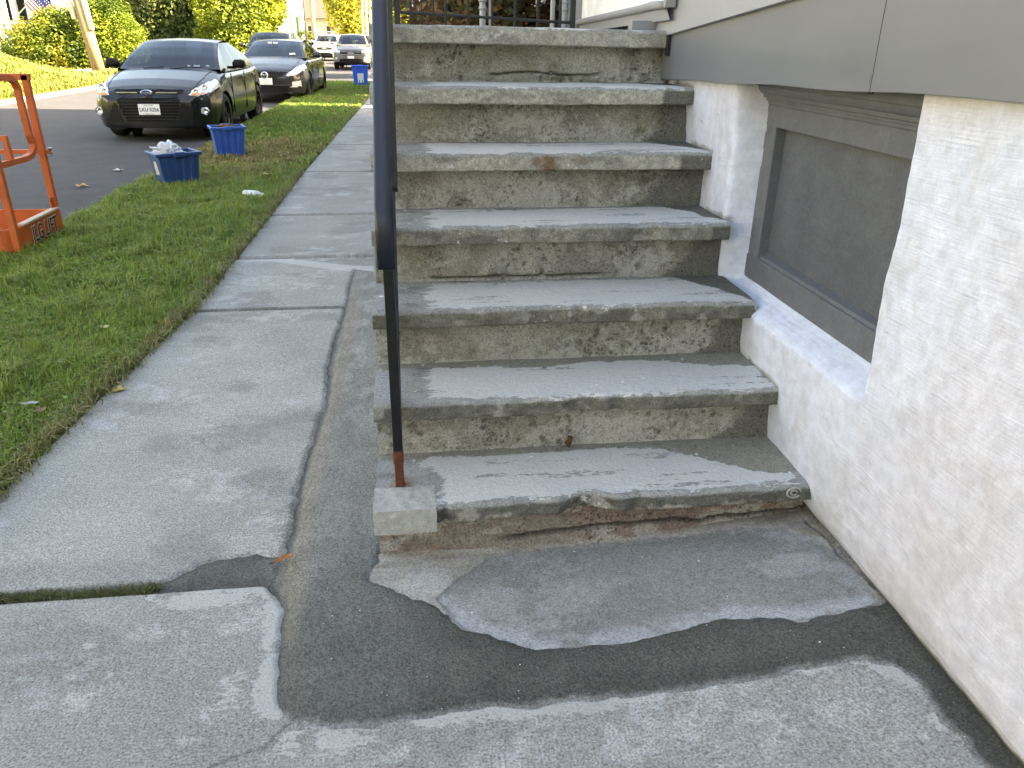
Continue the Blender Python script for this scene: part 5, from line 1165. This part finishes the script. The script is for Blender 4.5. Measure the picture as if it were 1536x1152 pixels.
# porch house with flag, far left
pb = thing('porch_house', 'white porch house with dark porch behind the hedge, far left', 'house', (-24.5, 49, 0))
boards(pb, -31, -19.2, 50.5, 58, 0, 7, M['white'])
MB().bb(-31, -18.0, 47, 58.4, -.05, 1.0).build('porch_floor', M['cream'], pb, world=True)
MB().prism([(46.4, 4.2), (50.5, 5.0), (50.5, 3.9), (46.4, 3.9)], 0, -31.4, -17.4).build('porch_roof', M['white'], pb, world=True)
for px in (3, 27, 50, 70):
    q = at(px, 40, 47.3); MB().bb(q.x-.13, q.x+.13, 47.2, 47.45, .9, 3.95).build('column', M['white'], pb, world=True)
MB().bb(-31, -18.2, 50.2, 50.45, .9, 3.9).build('porch_shade', mat_plain('painted porch shade', (.015, .017, .02), .8), pb, world=True)  # near-black sheet over the white wall: porch shade put into its colour
MB().bb(-18.1, -17.9, 46.9, 50.5, .9, 3.9).build('sun_block_wall', M['white'], pb, world=True)  # unseen wall, added to keep the sun out of the porch
MB().bb(-31, -18.2, 47.15, 47.25, 1.75, 1.85).build('rail', M['white'], pb, world=True)
MB().prism([(-32, 6.8), (-25, 11), (-18, 6.8)], 1, 50, 58.5).build('roof', M['roof'], pb, world=True)
# flag
f0, f1 = at(28, 21, 46.9), at(47, 0, 46.2)
fp = thing('flag', 'striped red white and blue flag on an angled porch staff', 'flag', f0)
MB().tube([f0, f0+(f1-f0)*1.6], .03, 8).build('staff', M['white'], fp, smooth=True, world=True)
nu_, nv_ = 40, 27
A = f0+(f1-f0)*1.5; Bp = f0+(f1-f0)*.72
uu, vv = np.meshgrid(np.linspace(0, 1, nu_), np.linspace(0, 1, nv_))
hx = A.x+(Bp.x-A.x)*vv; hz = A.z+(Bp.z-A.z)*vv
FX = hx+uu*1.35-.0*vv+.05*np.sin(uu*9+vv*2); FZ = hz-uu*1.15-.12*uu*uu; FY = A.y-.02+.10*np.sin(uu*11+vv*3)*uu
st = (np.floor(vv*13).astype(int) % 2) == 0
c = np.where(st[..., None], np.array((.45, .02, .03)), np.array((.75, .74, .72)))
can = (uu < .4) & (vv < .54); star = (np.sin(uu*2*np.pi*13) > .55) & (np.sin(vv*2*np.pi*9) > .55)
c = np.where(can[..., None], np.where(star[..., None], np.array((.75, .75, .75)), np.array((.02, .03, .13))), c)
mesh_np('cloth', np.stack([FX, FY, FZ], -1), grid_faces(nv_, nu_), M['leaf'], fp, col=c, world=True)
# white house with green shutters
gh = thing('shuttered_house', 'white house with green shutters and porch posts up the street', 'house', (-11.5, 66, 0))
boards(gh, -17, -8.3, 62, 72, 0, 8, M['white'])
MB().prism([(-17.6, 7.8), (-12.6, 11.5), (-7.7, 7.8)], 1, 61.6, 72.4).build('roof', M['roof'], gh, world=True)
MB().prism([(60.0, 3.4), (62, 3.9), (62, 3.2), (60.0, 3.2)], 0, -14.5, -8.2).build('porch_roof', mat_plain('porch roof grey', (.12, .12, .12), .8), gh, world=True)
for x in (-14.3, -12.3, -10.3, -8.5): MB().bb(x-.1, x+.1, 60.1, 60.3, 0, 3.25).build('porch_post', M['white'], gh, world=True)
MB().bb(-14.5, -8.2, 60.0, 62, -.02, .5).build('porch_floor', M['cream'], gh, world=True)
for x in (-15.2, -12.4, -9.6): window(gh, (x, 61.96, 5.6), .95, 1.6, shutters=M['green'])
for x in (-13.2, -9.4): window(gh, (x, 61.96, 2.0), 1.0, 1.5)
for y in (64, 67, 70): window(gh, (-8.26, y, 5.6), .95, 1.6, 'x', M['green'])
for y in (64, 68): window(gh, (-8.26, y, 2.0), .95, 1.5, 'x', M['green'])
# low house with brown roof
lh = thing('low_house', 'low cream house with dark brown roof beyond the poles', 'house', (-9, 88, 0))
boards(lh, -14, -6.3, 86, 94, 0, 3.2, M['cream'])
MB().prism([(85.3, 3.0), (90, 5.9), (94.7, 3.0)], 0, -14.6, -5.8).build('roof', M['roof'], lh, world=True)
for x in (-11.5, -9.2, -7.4): window(lh, (x, 85.95, 1.8), .8, 1.1)
# neighbouring house on our side
nb = thing('neighbour_house', 'next house on the right, white porch posts seen past the fence', 'house', (5, 24, 0))
boards(nb, 2.8, 10, 20.8, 27, 0, 6.2, M['cream'])
MB().prism([(2.2, 6.0), (6.4, 9.2), (10.6, 6.0)], 1, 20.3, 27.5).build('roof', M['roof'], nb, world=True)
MB().prism([(.1, 3.1), (2.8, 3.7), (2.8, 2.9), (.1, 2.9)], 1, 20.6, 27.2).build('porch_roof', M['roof'], nb, world=True)
for y in (20.9, 23.0, 25.0, 27.0): MB().bb(.22, .42, y-.1, y+.1, 0, 2.95).build('porch_post', M['white'], nb, world=True)
MB().bb(.15, 2.8, 20.7, 27.1, -.04, .5).build('porch_floor', M['cream'], nb, world=True)
for y in (22.5, 25.3): window(nb, (2.77, y, 1.9), 1., 1.5, 'x')
# house across the street behind the conifers
bh = thing('grey_house', 'pale house mostly hidden behind the hedges and conifers', 'house', (-17, 56, 0))
boards(bh, -18.5, -13.8, 52.5, 60, 0, 6, M['white']); MB().prism([(-19, 5.9), (-16.1, 8.6), (-13.3, 5.9)], 1, 52, 60.4).build('roof', M['roof'], bh, world=True)
window(bh, (-16, 52.46, 1.8), 1., 1.5)
# ------------------------------------------------------------------ trees and hedges
YG = [(.05, .09, .012), (.11, .16, .02), (.20, .24, .03), (.30, .28, .03)]
GR = [(.03, .055, .012), (.06, .10, .02), (.11, .15, .03)]
YL = [(.14, .17, .02), (.26, .27, .03), (.36, .31, .04), (.36, .25, .05)]
CON = [(.05, .075, .02), (.10, .13, .035), (.19, .20, .06)]
def E3(px, py, Y, rx, ry, rz):
    p = at(px, py, Y); return (p.x, p.y, p.z, rx, ry, rz)
def base(px, Y, z=0.): p = at(px, 100, Y); return (p.x, p.y, z)
plant('hedge', 'yellow green hedge with russet tips left of the leaning pole', 'hedge', base(80, 38), [E3(32, 70, 38, .7, 1, .9), E3(55, 70, 38, .9, 1, 1.1), E3(82, 64, 38.3, 1.1, 1, 1.3), E3(105, 66, 38.2, 1.1, 1, 1.3), E3(70, 50, 38.5, .7, .9, .8), E3(98, 46, 38.5, .9, .9, 1.), E3(122, 58, 38.4, .8, .9, 1.4), E3(45, 84, 37.7, 1.3, .8, .7), E3(80, 86, 37.6, 1.4, .8, .7), E3(112, 84, 37.7, 1.2, .8, .8)], 26000, .115, YG+[(.26, .22, .05)], 41, tpart='stem')
plant('hedge', 'rounded light green bush right of the leaning pole', 'hedge', base(170, 38), [E3(150, 55, 38, 1., .9, 1.5), E3(172, 48, 38.2, 1., .9, 1.5), E3(192, 66, 38, .85, .8, 1.1), E3(160, 80, 37.8, 1.1, .8, .8), E3(185, 84, 37.8, .9, .8, .6), E3(150, 34, 38.4, .8, .8, .9)], 20000, .105, [(.07, .12, .014), (.15, .21, .02), (.25, .29, .035)], 42, tpart='stem')
plant('conifer', 'drooping pale green hemlock behind the black sedan', 'tree', base(255, 45), [E3(255, 20, 45, 2.4, 2, 1.6), E3(225, 40, 44.5, 1.4, 1.4, 1.0), E3(285, 45, 44.5, 1.5, 1.4, 1.1), E3(252, 62, 44.3, 1.6, 1.4, .9), E3(310, 20, 45, 1.6, 1.5, 1.6), E3(215, 5, 45, 1.6, 1.5, 1.3), E3(300, 68, 44, 1.3, 1.2, .8), E3(255, -40, 45, 2.0, 2, 2.2), E3(205, 62, 44.6, .9, .9, .6), E3(275, 80, 44., 1.6, 1., .7)], 26000, .19, CON, 43, trunk=(7, .25), part='crown', droop=.9)
plant('maple_tree', 'yellow green maple between the two dark sedans', 'tree', base(365, 43), [E3(340, 30, 42, 1.6, 1.4, 1.5), E3(372, 20, 42.5, 1.4, 1.3, 1.3), E3(402, 18, 43, .9, 1., .9), E3(345, 70, 41.5, 1.2, 1.2, 1.2), E3(330, 92, 41, 1.1, 1, .8), E3(372, 55, 42, 1.3, 1.2, 1.0), E3(385, -22, 43, 1.6, 1.4, 1.2), E3(350, 100, 41, 1.1, 1, .7), E3(360, 86, 41.4, 1., 1, .9)], 24000, .16, [(.08, .12, .015), (.19, .24, .025), (.31, .32, .035)], 44, trunk=(5.5, .2), part='crown')
plant('tree', 'dark backdrop tree above the hedge and flag', 'tree', base(110, 53), [E3(110, 0, 53, 1.6, 2, 1.6), E3(160, 0, 53, 2.6, 2, 2.4), E3(180, 40, 52.5, 1.8, 1.6, 1.6), E3(130, -35, 53, 3, 2, 2)], 11000, .26, GR+[(.17, .19, .04)], 45, trunk=(6, .28), part='crown')
plant('tree', 'sparse yellow green tree above the charcoal sedan', 'tree', base(400, 72), [E3(385, 52, 70, 1.2, 1.4, 1.4), E3(380, 80, 69, 1.5, 1.2, 1.0), E3(398, -5, 71, 1.8, 1.5, 1.4)], 4000, .26, YG, 46, trunk=(5, .18), part='crown')
plant('hedge', 'rounded green bush below the shuttered house', 'hedge', base(459, 58), [E3(458, 66, 58, .7, .7, .9), E3(461, 78, 58, .75, .7, .6)], 3500, .13, [(.05, .08, .015), (.09, .13, .02)], 47, tpart='stem')
plant('tree', 'dark green tree behind the distant utility pole', 'tree', base(485, 98), [E3(482, 8, 98, 3, 2.5, 2.6), E3(495, 28, 97, 2.4, 2, 1.8), E3(470, -20, 99, 3, 2, 2.5), E3(470, 30, 99, 1.8, 1.6, 1.5)], 7000, .36, GR, 48, trunk=(9, .35), part='crown')
plant('tree', 'golden tree over the distant road sign', 'tree', base(525, 66), [E3(520, 30, 66, 1.4, 1.4, 1.5), E3(532, 45, 66, 1.3, 1.3, 1.4), E3(515, 5, 66.5, 1.7, 1.5, 1.2), E3(528, 62, 65.5, 1.1, 1.1, .7), E3(540, 10, 67, 1.5, 1.4, 1.2), E3(505, -15, 67, 2., 1.4, 1.)], 7500, .25, YL, 49, trunk=(5.5, .2), part='crown')
plant('tree', 'bright yellow tree beyond the neighbouring porch', 'tree', base(610, 40), [E3(604, 25, 40, 1.0, 1, 1.2), E3(612, 0, 40, 1.2, 1, 1.2), E3(596, 5, 40.5, 1.2, 1, 1.)], 4000, .18, [(.22, .24, .03), (.36, .34, .04)], 50, trunk=(4.5, .16), part='crown')
plant('tree', 'leafy tree beyond the landing fence by the white porch', 'tree', base(660, 33), [E3(655, 20, 33, .9, .9, 1.), E3(680, 10, 33, 1.2, 1, 1.2), E3(640, -10, 33.5, 1.2, 1, .8), E3(720, 20, 34, 1.4, 1, 1.4)], 4500, .17, GR+[(.2, .2, .04)], 51, trunk=(4, .15), part='crown')
# street side trees on our side, out of the picture to the right, give the broken light on the road
plant('tree', 'street tree between the two houses on the right', 'tree', (6.5, 18.3, -.04), [(6.5, 18.3, 5, 2.0, 1.2, 1.6), (7.2, 18.6, 6.6, 1.6, 1.1, 1.4)], 2600, .3, GR, 52, trunk=(5, .2), part='crown')
plant('tree', 'yard tree past the neighbouring house on the right', 'tree', (4.5, 31.5, -.04), [(4.5, 33.5, 5.5, 2.4, 2.4, 2.), (5.5, 33, 7.2, 2, 2, 1.8)], 4000, .32, YG, 53, trunk=(5.5, .22), part='crown')
# wood that closes the far view
rg = np.random.default_rng(77); ells = []
for i in range(60):
    x = rg.uniform(-75, 40); y = rg.uniform(112, 135); r_ = rg.uniform(3, 6); ells.append((x, y, rg.uniform(1.5, 8), r_, r_, r_*1.1))
for i in range(26):
    x = rg.uniform(-60, -24); y = rg.uniform(64, 80); r_ = rg.uniform(2.5, 4.5); ells.append((x, y, rg.uniform(1, 9), r_, r_, r_))
for i in range(46):          # trees down the street behind the viewer
    x = rg.uniform(-40, 14); y = rg.uniform(-60, -26); r_ = rg.uniform(2.5, 5); ells.append((x, y, rg.uniform(1.5, 9), r_, r_, r_))
V, F, c = leaf_cloud(70000, ells, .8, GR+YG+[(.36, .24, .05)], 78)
mesh_np('far_woodland', V, F, M['leaf'], None, smooth=False, col=c, kind='stuff', label='distant trees closing the end of the street', cat='woodland')

# houses down the street behind the viewer, as the street goes on
for i, (x, y, mt) in enumerate(((-20, -9, 'cream'), (-20, 4, 'white'), (-21, 17, 'cream'))):
    hb = thing('street_house', ['cream', 'white', 'second cream'][i]+' house across the street, left of the picture', 'house', (x, y, 0), group='houses across the street')
    boards(hb, x-4, x+4, y-4, y+4, 0, 6.2, M[mt]); MB().prism([(x-4.6, 6.0), (x, 9.4), (x+4.6, 6.0)], 1, y-4.5, y+4.5).build('roof', M['roof'], hb, world=True)
    for dy in (-2.2, 0, 2.2):
        for z in (1.8, 4.6): window(hb, (x+4.03, y+dy, z), 1., 1.5, 'x')
